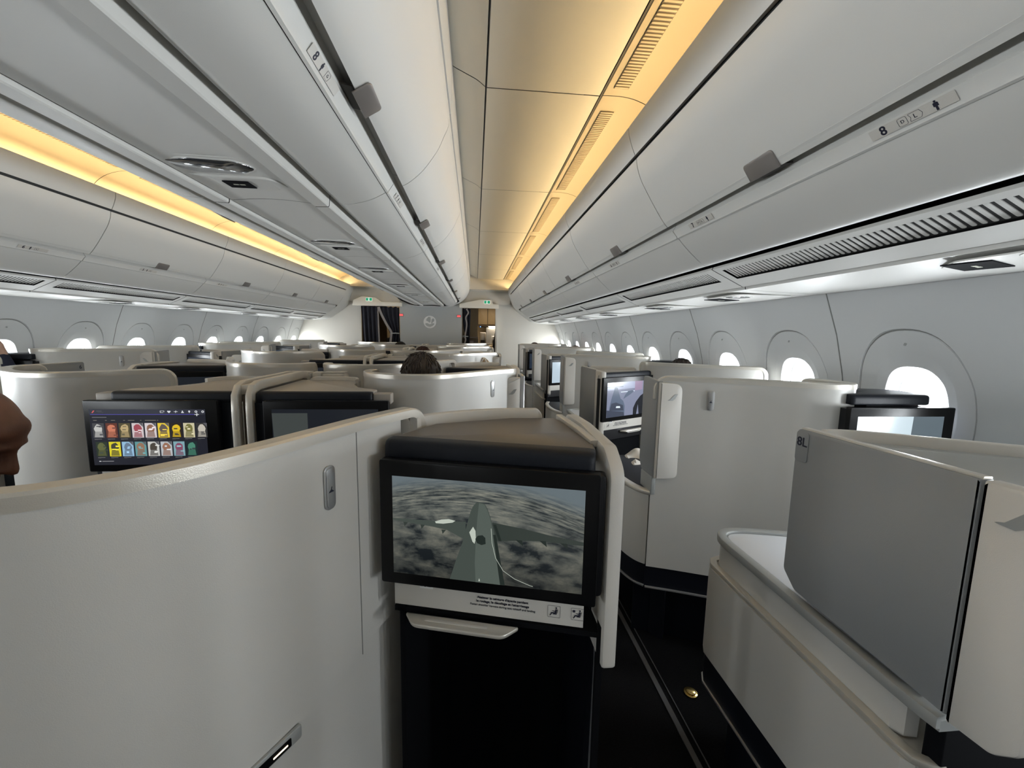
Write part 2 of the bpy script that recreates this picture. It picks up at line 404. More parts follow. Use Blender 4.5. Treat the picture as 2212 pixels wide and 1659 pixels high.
# ---------------------------------------------------------------- overhead bins
LB = 1.27; YS = [1.85+LB*k for k in range(-2, 5)]
def bin_side(a):
    b = a+LB; g = 0.003; t = thing('overhead_bin', 'x', 'luggage bin', (0.95, a+LB/2, 1.75))
    P = lambda l: [tuple(p) for p in catmull(l, 3)]
    mb = MB(); mb.exprof([(0.71, 2.34), (0.72, 2.19), (0.80, 2.04), (0.92, 1.975), (0.96, 1.89), (1.09, 1.78), (1.15, 1.80), (1.6, 2.2), (0.9, 2.26)], a, b, close=True); build('bin_body', mb, 'gap', t)
    mb = MB(); mb.exprof(P([(0.663, 2.334), (0.667, 2.30), (0.681, 2.258), (0.698, 2.221)]), a+g, b-g, 0.02); build('upper_fairing', mb, 'panel', t)
    mb = MB(); mb.exprof(P([(0.705, 2.207), (0.713, 2.165), (0.733, 2.115), (0.765, 2.062), (0.803, 2.003), (0.842, 1.948), (0.866, 1.921)]), a+g, b-g, 0.016); build('bin_door', mb, 'panel', t)
    mb = MB(); mb.exprof([(0.858, 1.930), (0.878, 1.952), (0.907, 1.950), (0.904, 1.925), (0.8935, 1.905), (0.913, 1.881), (0.915, 1.876), (0.921, 1.873)], a+g, b-g, 0.012); build('placard_rail', mb, 'panel', t)
    mb = MB(); mb.exprof(P([(0.923, 1.874), (0.945, 1.85), (0.972, 1.824), (1.02, 1.783), (1.05, 1.762), (1.068, 1.757), (1.080, 1.765), (1.087, 1.785)]), a+g, b-g, 0.010); build('lower_panel', mb, 'panel', t)
    yc = (a+b)/2; U = Vector((0, 1, 0)); 
    mb = MB(); V = Vector((-0.58, 0, 0.81)).normalized()
    mb.slab(rnd([(-0.062, -0.004), (0.062, -0.004), (0.062, 0.052), (-0.062, 0.052)], [0, 0, 0.014, 0.014]), (0.866-0.004, yc, 1.921), (0, -1, 0), V, 0.006, 0.002)
    la = build('latch', mb, 'latch', t)
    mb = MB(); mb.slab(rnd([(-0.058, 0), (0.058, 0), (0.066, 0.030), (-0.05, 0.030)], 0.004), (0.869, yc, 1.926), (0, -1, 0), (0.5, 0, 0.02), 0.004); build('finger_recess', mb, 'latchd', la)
    return t
def vent(a):
    b = a+LB; g = 0.003; t = thing('air_vent_panel', 'x', 'air vent', (1.17, a+LB/2, 1.7))
    A = Vector((1.093, 0, 1.741)); B = Vector((1.252, 0, 1.667)); D = (B-A); ln = D.length; D.normalize()
    mb = MB(); s0, s1 = 0.022, 0.105; ya, yb = a+0.07, b-0.05
    def pt(s, y, h=0.0): n = Vector((-D.z, 0, D.x)); p = A+D*s-n*h; return (p.x, y, p.z)
    for (p0, p1, q0, q1) in ((0, s0, a+g, b-g), (s1, ln, a+g, b-g), (s0, s1, a+g, ya), (s0, s1, yb, b-g)):
        mb.add([pt(p0, q0), pt(p1, q0), pt(p1, q1), pt(p0, q1)], [(0, 1, 2, 3)])
    mb.add([pt(0, a+g), pt(0, b-g), pt(0, b-g, -0.012), pt(0, a+g, -0.012)], [(0, 1, 2, 3)])
    build('vent_frame', mb, 'panel', t)
    mb = MB(); mb.add([pt(s0, ya, -0.008), pt(s1, ya, -0.008), pt(s1, yb, -0.008), pt(s0, yb, -0.008)], [(0, 1, 2, 3)]); build('vent_recess', mb, 'gap', t)
    mb = MB(); nl = 56
    for i in range(nl):
        y = ya+(i+0.5)*(yb-ya)/nl; n = Vector((-D.z, 0, D.x))
        mb.slab(rnd([(0, -0.0055), (s1-s0-0.006, -0.0055), (s1-s0-0.006, 0.0055), (0, 0.0055)], 0.004, 2), Vector(pt(s0, y, -0.006)), D, (0, 1, 0), 0.007)
    build('louvres', mb, 'panel', t)
    return t
def psu_strip(a):
    b = a+LB; g = 0.0025; t = thing('service_panel', 'x', 'ceiling panel', (1.45, a+LB/2, 1.65))
    mb = MB(); mb.exprof([(1.263, 1.672), (1.266, 1.6565), (1.36, 1.651), (1.5, 1.647), (1.655, 1.645), (1.672, 1.652)], a+g, b-g); build('panel', mb, 'panel', t)
    mb = MB(); mb.exprof([(1.262, 1.69), (1.66, 1.672)], a, b); build('backing', mb, 'gap', t)
    return t
side_words = {1: 'right', -1: 'left'}
bs = None
for i, a in enumerate(YS):
    w = ORD[i]+' from the camera'; tail = 'overhead bin module of the %s wall, %s'
    if bs is None:
        bs, vs_, ps_ = bin_side(a), vent(a), psu_strip(a)
        bs['label'] = 'overhead bin of the right wall, '+w; vs_['label'] = 'louvred air vent panel below the right bins, '+w; ps_['label'] = 'smooth pale service panel between right bins and window wall, '+w
        a0 = a
        for o, g in ((bs, 'right wall overhead bins'), (vs_, 'right vent panels'), (ps_, 'right service panels')): o['group'] = g
    else:
        dup(bs, 'overhead bin of the right wall, '+w, a-a0, group='right wall overhead bins'); dup(vs_, 'louvred air vent panel below the right bins, '+w, a-a0, group='right vent panels')
        dup(ps_, 'smooth pale service panel between right bins and window wall, '+w, a-a0, group='right service panels')
    dup(bs, 'overhead bin of the left wall, '+w, a-a0, True, 'left wall overhead bins'); dup(vs_, 'louvred air vent panel below the left bins, '+w, a-a0, True, 'left vent panels')
    dup(ps_, 'smooth pale service panel between left bins and window wall, '+w, a-a0, True, 'left service panels')
def bin_centre(a):
    b = a+LB; g = 0.003; t = thing('overhead_bin', 'x', 'luggage bin', (-0.36, a+LB/2, 1.95)); P = lambda l: [tuple(p) for p in catmull(l, 3)]
    mb = MB(); mb.exprof([(-0.122, 2.64), (-0.13, 2.32), (-0.21, 2.16), (-0.30, 2.11), (-0.37, 2.10), (-0.40, 2.02), (-0.5, 1.985), (-0.61, 2.03), (-0.66, 2.05), (-0.835, 2.06), (-0.835, 2.64)], a, b, close=True); build('bin_body', mb, 'gap', t)
    mb = MB(); mb.exprof([(-0.104, 2.64), (-0.103, 2.42), (-0.106, 2.337)], a+g, b-g, -0.012); build('upper_fairing', mb, 'panel', t)
    mb = MB(); mb.exprof(P([(-0.111, 2.332), (-0.117, 2.29), (-0.135, 2.25), (-0.158, 2.20), (-0.188, 2.155), (-0.22, 2.114), (-0.252, 2.083), (-0.285, 2.057), (-0.309, 2.044)]), a+g, b-g, -0.014); build('bin_door', mb, 'panel', t)
    mb = MB(); mb.exprof([(-0.300, 2.060), (-0.318, 2.085), (-0.348, 2.087), (-0.352, 2.066), (-0.347, 2.050), (-0.367, 2.021), (-0.369, 2.015), (-0.377, 2.012)], a+g, b-g, -0.010); build('placard_rail', mb, 'panel', t)
    mb = MB(); mb.exprof(P([(-0.380, 2.014), (-0.43, 1.987), (-0.484, 1.969), (-0.535, 1.959), (-0.568, 1.961), (-0.590, 1.98), (-0.60, 2.02)]), a+g, b-g, -0.008); build('lower_panel', mb, 'panel', t)
    yc = (a+b)/2; V = Vector((0.86, 0, 0.50)).normalized(); mb = MB()
    mb.slab(rnd([(-0.062, -0.004), (0.062, -0.004), (0.062, 0.052), (-0.062, 0.052)], [0, 0, 0.014, 0.014]), (-0.314, yc, 2.0375), (0, 1, 0), V, 0.006, 0.002); la = build('latch', mb, 'latch', t)
    mb = MB(); mb.slab(rnd([(-0.058, 0), (0.058, 0), (0.058, 0.03), (-0.058, 0.03)], 0.004), (-0.317, yc, 2.050), (0, 1, 0), (-0.5, 0, 0.06), 0.004); build('finger_recess', mb, 'latchd', la)
    mb = MB(); mb.exprof([(-0.607, 2.0), (-0.612, 1.95), (-0.616, 1.946), (-0.668, 1.944), (-0.672, 1.948), (-0.675, 1.99)], a+g, b-g); build('trim_strip', mb, 'panel', t)
    return t
def psu_centre(a):
    b = a+LB; g = 0.002; t = thing('service_panel', 'x', 'ceiling panel', (CX0, a+LB/2, 1.97)); h = []
    for k in range(9):
        x = -0.684-(0.314)*k/8; h.append((x, 1.957+0.010*math.sin(math.pi*k/8)))
    mb = MB(); mb.exprof([(-0.682, 1.99)]+h+[(-1.000, 1.99)], a+g, b-g); build('panel', mb, 'panel', t)
    mb = MB(); mb.exprof([(-0.68, 2.0), (-1.0, 2.0)], a, b); build('backing', mb, 'gap', t)
    return t
bc = None
for i, a in enumerate(YS):
    w = ORD[i]+' from the camera'
    if bc is None:
        bc, pc = bin_centre(a), psu_centre(a); bc['label'] = 'centre overhead bin opening to the right aisle, '+w; pc['label'] = 'flat centre service panel under the middle bins, '+w; bc['group'] = 'centre bins over the right aisle'; pc['group'] = 'centre service panels'
    else: dup(bc, 'centre overhead bin opening to the right aisle, '+w, a-a0, group='centre bins over the right aisle'); dup(pc, 'flat centre service panel under the middle bins, '+w, a-a0, group='centre service panels')
    dup(bc, 'centre overhead bin opening to the left aisle, '+w, a-a0, True, 'centre bins over the left aisle', dx=-0.08)
# plain lining behind the camera so the cabin stays closed
mb = MB()
for f in ((lambda x: x), mx):
    mb.exprof([(f(x), z) for x, z in [(0.663, 2.334), (0.705, 2.207), (0.765, 2.062), (0.866, 1.921), (0.92, 1.873), (1.08, 1.757), (1.25, 1.667), (1.69, 1.645)]], Y0, YS[0])
    mb.exprof([(f(x), z) for x, z in [(-0.104, 2.64), (-0.111, 2.332), (-0.188, 2.155), (-0.315, 2.041), (-0.38, 2.014), (-0.6, 1.955), (-0.88, 1.965)]], Y0, YS[0])
    mb.exprof([(f(x), z) for x, z in [(-0.125, 2.64), (0.038, 2.503), (0.55, 2.5)]], Y0, SEAM[0])
struct(build('ceiling', mb, 'panel'))
# curved end closures of the bins at the front bulkhead
for f, nm in ((lambda x: x, 'trim_40'), (mx, 'trim_41')):
    mb = MB(); ye = YS[-1]+LB; pr = [(0.663, 2.334), (0.70, 2.215), (0.765, 2.062), (0.866, 1.921), (0.92, 1.873), (1.08, 1.757), (1.25, 1.667), (1.69, 1.645)]
    mb.exprof([(f(x), z) for x, z in catmull(pr, 3)], ye+0.004, DW+0.12)
    pr = [(-0.104, 2.64), (-0.111, 2.332), (-0.188, 2.155), (-0.315, 2.041), (-0.38, 2.014), (-0.5, 1.965), (-0.65, 1.946), (-0.88, 1.95)]
    mb.exprof([(f(x), z) for x, z in catmull(pr, 3)], ye+0.004, DW)
    struct(build(nm, mb, 'panel'))
# ---------------------------------------------------------------- doorways, header panels, galley
def header(x0, x1, sx, label_side):
    t = thing('exit_header', 'white door header carrying the green exit sign over the %s doorway' % label_side, 'sign', ((x0+x1)/2, DW-0.06, 2.0))
    mb = MB(); mb.slab(rnd([(x0-0.05, DH-0.02), (x1+0.06, DH-0.02), (x1+0.06, 2.03), (sx+0.12, 2.04), (sx+0.09, 2.12), (sx-0.13, 2.12), (x0-0.05, 2.03)] if sx > (x0+x1)/2 else [(x0-0.12, DH-0.02), (x1+0.05, DH-0.02), (x1+0.05, 2.02), (sx+0.24, 2.03), (sx+0.12, 2.11), (sx-0.14, 2.13), (x0-0.10, 2.05)], 0.012, 3), (0, DW-0.06+0.07, 0), (1, 0, 0), (0, 0, 1), 0.07, 0.008); build('header_panel', mb, 'ceil', t)
    mb = MB(); mb.slab(rect(0.125, 0.066, 0.012), (sx, DW-0.059, 2.070), (1, 0, 0), (0, 0, 1), 0.004); s_ = build('exit_sign', mb, 'exitw', t)
    mb = MB(); mb.slab(rect(0.116, 0.057, 0.008), (sx, DW-0.063, 2.070), (1, 0, 0), (0, 0, 1), 0.002); build('sign_face', mb, 'exit', s_)
    mb = MB(); O = (sx, DW-0.065, 2.070)
    R = lambda pts: mb.slab(pts, O, (1, 0, 0), (0, 0, 1), 0.0012)
    R([(-0.018, -0.026), (0.018, -0.026), (0.018, -0.022), (-0.018, -0.022)]); R([(-0.016, 0.021), (0.016, 0.021), (0.016, 0.025), (-0.016, 0.025)]); R([(-0.016, -0.02), (-0.011, -0.02), (-0.011, 0.02), (-0.016, 0.02)])
    R([(0.0, 0.010), (0.007, 0.010), (0.007, 0.017), (0.0, 0.017)]); R([(-0.007, -0.006), (0.0, -0.004), (0.007, 0.009), (-0.003, 0.009)]); R([(-0.007, -0.018), (-0.003, -0.018), (0.003, -0.004), (-0.004, -0.004)]); R([(0.002, -0.004), (0.006, -0.008), (0.013, -0.017), (0.009, -0.018), (0.0, -0.008)]); R([(0.004, 0.006), (0.013, 0.001), (0.012, -0.002), (0.004, 0.002)])
    build('running_figure', mb, 'exitw', s_)
header(DL[0], DL[1], -2.12, 'left'); header(DR[0], DR[1], 0.245, 'right')
def belt_sign(x, side):
    mb = MB(); mb.slab(rect(0.085, 0.055, 0.006), (x, DW-0.002, 1.775), (1, 0, 0), (0, 0, 1), 0.006)
    t = tag(build('seat_belt_sign', mb, 'redp', loc=(x, DW, 1.775)), 'small lit red pictogram panel on the grey bulkhead beside the %s doorway' % side, 'sign')
    mb = MB()
    for k in (-1, 0, 1):
        cx = x+k*0.024
        mb.slab([(math.cos(a)*0.006, math.sin(a)*0.006) for a in [q*0.785 for q in range(8)]], (cx, DW-0.009, 1.792), (1, 0, 0), (0, 0, 1), 0.002)
        mb.slab(rnd([(-0.007, -0.018), (0.007, -0.018), (0.008, -0.006), (0.007, 0.010), (-0.007, 0.010), (-0.008, -0.006)] if k else [(-0.005, -0.018), (0.005, -0.018), (0.010, 0.004), (0.003, 0.012), (-0.007, 0.010), (-0.009, -0.004)], 0.002, 2), (cx, DW-0.009, 1.775), (1, 0, 0), (0, 0, 1), 0.002)
    build('pictogram', mb, 'red', t)
belt_sign(-1.50, 'left'); belt_sign(-0.335, 'right')
# round emblem with a winged creature on the bulkhead
LX, LZ = -0.925, 1.645; t = thing('bulkhead_emblem', 'round pale emblem disc with a winged motif in the middle of the grey bulkhead', 'emblem', (LX, DW, LZ))
mb = MB(); mb.slab([(0.128*math.cos(2*math.pi*i/48), 0.128*math.sin(2*math.pi*i/48)) for i in range(48)], (LX, DW-0.001, LZ), (1, 0, 0), (0, 0, 1), 0.012, 0.003); build('disc', mb, 'disc', t)
mb = MB(); O = (LX, DW-0.013, LZ); R = lambda pts, r=0.01: mb.slab(rnd([(a*0.11, b*0.11) for a, b in pts], r), O, (1, 0, 0), (0, 0, 1), 0.003)
R([(-0.62, 0.55), (-0.25, 0.95), (0.12, 0.92), (0.16, 0.45), (0.12, 0.05), (-0.05, -0.15), (-0.35, 0.1), (-0.7, 0.25)]); R([(0.28, 0.1), (0.35, 0.5), (0.62, 0.72), (0.85, 0.45), (0.78, 0.12), (0.5, -0.05), (0.45, -0.35), (0.25, -0.25)])
R([(-0.85, -0.25), (-0.45, -0.22), (-0.1, -0.42), (0.3, -0.35), (0.75, -0.2), (0.85, -0.4), (0.45, -0.75), (0.0, -0.92), (-0.5, -0.8), (-0.8, -0.5)]); build('winged_motif', mb, 'bulk', t)
def curtain(name, top, bot, z0, z1, label, y, amp=0.022, folds=5, hem=None, tie=None):
    """top/bot: x ranges at the rail and hem"""
    mb = MB(); nu, nv = folds*10, 14; vs = []
    for side in (0, 1):
        for j in range(nv+1):
            v = j/nv; z = z1+(z0-z1)*v; k = math.sin(math.pi*min(1, v*1.2)/2)
            a = top[0]+(bot[0]-top[0])*v; b = top[1]+(bot[1]-top[1])*v
            if tie:
                w = math.exp(-((z-tie)/0.22)**2); a += (b-a)*0.42*w
            for i in range(nu+1):
                u = i/nu; vs.append((a+(b-a)*u, y+amp*math.sin(u*folds*2*math.pi+0.6*math.sin(v*5))*(0.6+0.4*k)+side*0.004, z+0.01*math.sin(u*folds*2*math.pi)*(1 if j == 0 else 0)))
    n1 = (nu+1)*(nv+1); fs = []
    for s_ in (0, 1):
        fs += [(s_*n1+j*(nu+1)+i, s_*n1+(j+1)*(nu+1)+i, s_*n1+(j+1)*(nu+1)+i+1, s_*n1+j*(nu+1)+i+1) for j in range(nv) for i in range(nu)]
    mb.add(vs, fs); t = build('curtain', mb, 'curtain', loc=((top[0]+top[1])/2, y, z0)); tag(t, label, 'curtain')
    return t
c = curtain('c', (-2.31, -1.98), (-2.22, -1.94), 0.03, 1.935, 'long dark navy curtain hanging on the left side of the left doorway', DW+0.05, folds=4)
mb = MB(); mb.slab(rnd([(-1.985, 0.03), (-1.925, 0.03), (-1.965, 1.93), (-2.0, 1.93)], 0.003, 1), (0, DW+0.055, 0), (1, 0, 0), (0, 0, 1), 0.012); build('pale_lining', mb, 'hem', c)
c = curtain('c', (-1.93, -1.55), (-1.75, -1.55), 0.03, 1.935, 'dark navy curtain tied back on the right side of the left doorway', DW+0.05, folds=4, tie=1.38)
mb = MB(); P = [(-1.955, DW+0.03, 1.93), (-1.90, DW+0.02, 1.78), (-1.80, DW+0.015, 1.58), (-1.715, DW+0.01, 1.44), (-1.71, DW+0.01, 1.36), (-1.74, DW+0.015, 1.1), (-1.76, DW+0.02, 0.6)]
mb.sweep(rect(0.045, 0.006), catmull(P, 5), (1, 0, 0)); build('pale_lining', mb, 'hem', c)
mb = MB(); mb.sweep(rect(0.012, 0.022), [(-1.72, DW+0.01, 1.40), (-1.62, DW-0.0, 1.405), (-1.55, DW+0.02, 1.40)], (0, -1, 0)); build('tieback', mb, 'mark', c)
c = curtain('c', (-0.26, -0.09), (-0.24, -0.15), 0.03, 1.935, 'narrow dark navy curtain gathered at the left edge of the right doorway', DW+0.05, folds=3, amp=0.018, tie=1.3)
mb = MB(); P = [(-0.18, DW+0.01, 1.93), (-0.14, DW, 1.85), (-0.19, DW+0.005, 1.75), (-0.17, DW, 1.6), (-0.205, DW, 1.36), (-0.19, DW, 1.3), (-0.22, DW, 1.15), (-0.17, DW, 0.95)]; mb.sweep(rect(0.028, 0.006), catmull(P, 5), (1, 0, 0)); build('pale_lining', mb, 'hem', c)
mb = MB(); mb.sweep(rect(0.010, 0.02), [(-0.255, DW+0.0, 1.37), (-0.2, DW-0.008, 1.365), (-0.14, DW+0.01, 1.36)], (0, -1, 0)); build('tieback', mb, 'mark', c)
# small rooms past the bulkhead
mb = MB(); mb.box((-4.0, 11.2, 0), (2.2, 11.3, 2.9)); mb.box((-2.75, DW+0.16, 0), (-2.7, 11.2, 2.9)); mb.box((-0.9, DW+0.05, 0), (-0.85, 11.2, 2.9)); mb.box((1.1, DW+0.16, 0), (1.15, 11.2, 2.9)); mb.box((-4, DW+0.2, 2.15), (2.2, 11.2, 2.2)); mb.box((-2.0, 9.6, 0), (-1.2, 9.65, 2.15))
struct(build('wall_galley', mb, 'galley'))
t = thing('crew_jumpseat', 'dark folded crew seat seen through the left doorway', 'seat', (-1.80, 9.4, 0)); mb = MB(); mb.box((-1.97, 9.3, 0.2), (-1.66, 9.5, 1.30), 0.03); build('back_pad', mb, 'black', t); mb = MB(); mb.box((-1.95, 9.35, 0.0), (-1.68, 9.45, 0.2)); build('base', mb, 'black', t)
t = thing('galley_cabinet', 'tall beige galley cabinet with two doors seen through the right doorway', 'cabinet', (-0.15, 9.5, 0))
mb = MB(); mb.box((-0.84, 9.2, 0.0), (0.06, 9.8, 2.1)); build('body', mb, 'galley', t)
mb = MB(); mb.slab(rect(0.30, 0.72, 0.01), (-0.1, 9.199, 1.70), (1, 0, 0), (0, 0, 1), 0.01, 0.003); build('upper_door', mb, 'galley', t)
mb = MB(); mb.slab(rect(0.02, 0.5, 0.004), (0.055, 9.2, 1.1), (1, 0, 0), (0, 0, 1), 0.02); build('corner_post', mb, 'galley2', t)
t = thing('galley_trolley', 'brown meal trolley parked below the beige galley cabinet', 'trolley', (-0.1, 9.05, 0)); mb = MB(); mb.box((-0.28, 8.95, 0.05), (0.07, 9.18, 1.32), 0.01); build('body', mb, 'galley2', t)
mb = MB(); mb.slab(rect(0.10, 0.10, 0.004), (-0.08, 8.949, 1.22), (1, 0, 0), (0, 0, 1), 0.003); build('label_plate', mb, 'hem', t)
mb = MB(); mb.tube([(-0.27, 8.93, 1.34), (0.06, 8.93, 1.34)], 0.012); build('handle', mb, 'hem', t)
for q in range(4):
    pass
t = thing('galley_unit', 'bank of beige lockers and a lit coffee counter at the back of the galley', 'cabinet', (0.6, 10.6, 0))
mb = MB(); mb.box((0.07, 10.6, 0.0), (1.09, 11.1, 1.12)); build('counter', mb, 'galley', t); mb = MB(); mb.box((0.07, 10.7, 1.62), (1.09, 11.1, 2.14)); build('upper_body', mb, 'galley2', t)
for q in range(4):
    mb = MB(); mb.slab(rect(0.235, 0.44, 0.012), (0.20+q*0.25, 10.699, 1.88), (1, 0, 0), (0, 0, 1), 0.02, 0.005); build('locker_door', mb, 'galley', t)
mb = MB(); mb.box((0.10, 10.69, 1.585), (0.36, 10.72, 1.615)); build('status_panel', mb, 'black', t)
mb = MB(); mb.box((0.13, 10.68, 1.592), (0.15, 10.69, 1.608)); build('blue_light', mb, emis('blue_light', (0.1, 0.25, 1.0), 6), t)
mb = MB(); mb.box((0.30, 11.0, 1.14), (1.08, 11.08, 1.60)); build('splashback', mb, 'steel', t)
mb = MB(); mb.box((0.36, 10.75, 1.60), (1.05, 10.95, 1.618)); build('counter_light', mb, emis('counter_light', (1.0, 0.85, 0.62), 22), t)
for q, (x, w) in enumerate(((0.20, 0.16), (0.50, 0.11), (0.68, 0.12))):
    c = thing('coffee_maker', ['tall metal coffee maker under the blue light in the galley', 'squat coffee maker in the middle of the lit galley counter', 'coffee maker at the right end of the lit galley counter'][q], 'appliance', (x, 10.75, 1.12), 'galley coffee makers')
    mb = MB(); mb.box((x-w/2, 10.66, 1.121), (x+w/2, 10.86, 1.46 if q == 0 else 1.36), 0.012); build('body', mb, 'steel', c); mb = MB(); mb.box((x-w/3, 10.645, 1.16), (x+w/3, 10.66, 1.26)); build('spout_bay', mb, 'black', c)
l = bpy.data.lights.new('galley_lamp', 'AREA'); l.size = 0.8; l.energy = 9; l.color = (1.0, 0.8, 0.55); o = bpy.data.objects.new('galley_lamp', l); COL.objects.link(o); o.location = (0.4, 9.9, 2.13)
l = bpy.data.lights.new('galley_lamp', 'AREA'); l.size = 0.5; l.energy = 3; l.color = (1.0, 0.8, 0.55); o = bpy.data.objects.new('galley_lamp', l); COL.objects.link(o); o.location = (-1.7, 9.1, 2.13)
# ---------------------------------------------------------------- seat shells
def path_len(P): 
    L = [0.0]
    for a, b in zip(P, P[1:]): L.append(L[-1]+(b-a).length)
    return L
def normals2(P, sgn):
    out = []
    for i in range(len(P)):
        t = (P[min(i+1, len(P)-1)]-P[max(i-1, 0)]).normalized(); out.append(Vector((t.y, -t.x))*sgn)
    return out
def shell(root, pts, z1, z0, thick=0.032, r0=0.05, r1=0.05, drop=(0.05, 0.05), parts=('shell_panel', 'cap'), capw=0.036, n=8, z0fn=None, z0c=None, ptrim=0.0, sgn=1, capm='cap', shm='shell'):
    """curved upright wall; outer face follows pts (x,y), sgn*right-hand normal faces the viewer; rounded top ends; metal cap along the top"""
    P = [Vector((p.x, p.y)) for p in catmull([Vector((a, b, 0)) for a, b in pts], n)]; L = path_len(P); T = L[-1]; N = normals2(P, sgn); ch = 0.022
    # resample to include dense samples near the ends
    ss = sorted(set([round(q, 5) for q in L]+[r0*(1-math.cos(k*math.pi/16)) for k in range(9)]+[T-r1*(1-math.cos(k*math.pi/16)) for k in range(9)]+([h for q in (z0fn or []) for h in (q[0]-1e-4, q[0])] if z0fn else [])))
    ss = [s for s in ss if -1e-9 <= s <= T+1e-9]
    def at(s):
        for i in range(len(L)-1):
            if s <= L[i+1]+1e-9:
                u = (s-L[i])/max(1e-9, L[i+1]-L[i]); return P[i]+(P[i+1]-P[i])*u, (N[i]+(N[i+1]-N[i])*u).normalized()
        return P[-1], N[-1]
    def top(s):
        z = z1
        if r0 and s < r0: z -= r0-math.sqrt(max(0, r0*r0-(r0-s)**2))
        if r1 and T-s < r1: z -= r1-math.sqrt(max(0, r1*r1-(r1-(T-s))**2))
        return z
    def bot(s):
        z = z0
        if callable(z0c): return z0c(s/T)
        if z0fn:
            for q, zz in z0fn:
                if s >= q: z = zz
        return z
    mb = MB(); vs = []
    pss = [s for s in ss if s <= T-ptrim+1e-6]
    for s in pss:
        p, nn = at(s); q = p-nn*thick; zt = top(s)-ch*0.5; zb = min(bot(s), zt-0.001); vs += [(p.x, p.y, zb), (p.x, p.y, zt), (q.x, q.y, zt), (q.x, q.y, zb)]
    m = len(pss); fs = [(i*4+k, i*4+(k+1) % 4, (i+1)*4+(k+1) % 4, (i+1)*4+k) for i in range(m-1) for k in range(4)]+[(0, 1, 2, 3), ((m-1)*4+3, (m-1)*4+2, (m-1)*4+1, (m-1)*4)]
    mb.add(vs, fs); body = build(parts[0], mb, shm, root, sharp=50)
    if capw:
        path = []; nr = []
        def addp(s, z): p, nn = at(s); path.append(Vector((p.x-nn.x*thick/2, p.y-nn.y*thick/2, z))); nr.append(Vector((nn.x, nn.y, 0)))
        if drop[0]: addp(0, z1-r0-drop[0]-ch/2)
        for s in ss:
            if path and r0 and s < 1e-6 and drop[0]: addp(s, z1-r0-ch/2); continue
            addp(s, top(s)-ch/2)
        if drop[1]: addp(T, z1-r1-drop[1]-ch/2)
        w = (thick+0.004)/2; h = ch/2; b = 0.004
        pr = [(-w, -h), (w, -h), (w, h-b), (w-b, h), (-w+b, h), (-w, h-b)]
        # binormal must point up/outwards: choose sign by testing the middle
        i = len(path)//2; tt = (path[i+1]-path[i]).normalized(); bb = tt.cross(nr[i])
        if bb.z < 0: pr = [(a, -c) for a, c in pr]
        mb = MB(); mb.sweep(pr, path, nr); cp = build(parts[1], mb, capm, root, sharp=40)
    return at, T
def emblem(root, O, U, V, s=1.0, name='emblem', d=0.0014):
    mb = MB(); mb.slab(rnd([(-0.030*s, -0.018*s), (-0.014*s, -0.013*s), (0.010*s, 0.014*s), (0.030*s, 0.018*s), (0.014*s, -0.010*s), (0.0, -0.020*s)], 0.002*s, 2), O, U, V, d); return build(name, mb, 'mark', root)
def hook(root, O, U, V, s=1.0):
    mb = MB(); O = Vector(O); mb.slab(rect(0.026*s, 0.085*s, 0.0129*s, 6), O, U, V, 0.003, 0.001); h = build('coat_hook', mb, 'silver', root)
    mb = MB(); N = Vector(U).cross(Vector(V)).normalized(); mb.slab(rect(0.019*s, 0.077*s, 0.0094*s, 6), O+N*0.003, U, V, 0.002, 0.001); build('hook_button', mb, 'silver', h)
    mb = MB(); O2 = O+N*0.0052-Vector(V)*0.004; q = lambda pts: mb.slab(pts, O2, U, V, 0.0006)
    q([(-0.0065, -0.004), (0.0065, -0.004), (0.0, 0.0022)]); q([(-0.0006, 0.002), (0.0012, 0.002), (0.002, 0.0065), (0.0008, 0.0065)]); build('hanger_symbol', mb, 'ink', h)
    return h
PER = 1.84
# --- A: shell of the aisle-side centre seats (notched on its inner side)
A = thing('seat_shell', 'x', 'seat shell', (-0.12, 1.95, 0))
Apts = [(-0.50, 2.05), (-0.515, 1.95), (-0.47, 1.85), (-0.36, 1.78), (-0.26, 1.765), (-0.16, 1.79), (-0.07, 1.86), (0.03, 1.965), (0.12, 2.06), (0.205, 2.14), (0.225, 2.20)]
at, T = shell(A, Apts, 1.25, 0.10, z0fn=[(0.0, 1.14), (0.26, 0.10)], r0=0.02, r1=0.045, drop=(0, 0.05))
p, nn = at(T*0.80); hook(A, (p.x+nn.x*0.001, p.y+nn.y*0.001, 1.155), (-nn.y, nn.x, 0), (0, 0, 1))
mb = MB(); mb.slab(rnd([(0.16, 0.30), (0.238, 0.30), (0.238, 1.205), (0.16, 1.205)], [0.01, 0.01, 0.005, 0.05], 6), (0, 2.135, 0), (1, 0, 0), (0, 0, 1), 0.03, 0.006); dp = build('door_post', mb, 'post', A)
mb = MB(); mb.box((0.238, 2.108, 0.30), (0.262, 2.24, 1.215), 0.006); build('post_edge', mb, 'silver', A)
emblem(dp, (0.197, 2.1048, 1.13), (1, 0, 0), (0, 0, 1), 0.8)
mb = MB(); mb.slab([(-0.45, 0.12), (0.2, 0.12), (0.2, 0.32), (-0.3, 0.32)], (0, 2.30, 0), (1, 0, 0), (0, 0, 1), 0.02); build('kick_panel', mb, 'skirt', A)
mb = MB(); mb.slab([(-0.50, 0.0), (0.2, 0.0), (0.2, 0.10), (-0.5, 0.10)], (0, 2.28, 0), (1, 0, 0), (0, 0, 1), 0.30); build('plinth', mb, 'skirt', A)
AL = thing('seat_shell', 'x', 'seat shell', (-1.75, 1.95, 0))
ALpts = [(-2.06, 2.13), (-2.09, 2.06), (-2.06, 1.975), (-1.97, 1.875), (-1.86, 1.79), (-1.75, 1.745), (-1.65, 1.745), (-1.56, 1.79), (-1.48, 1.86), (-1.41, 1.91), (-1.345, 1.945)]
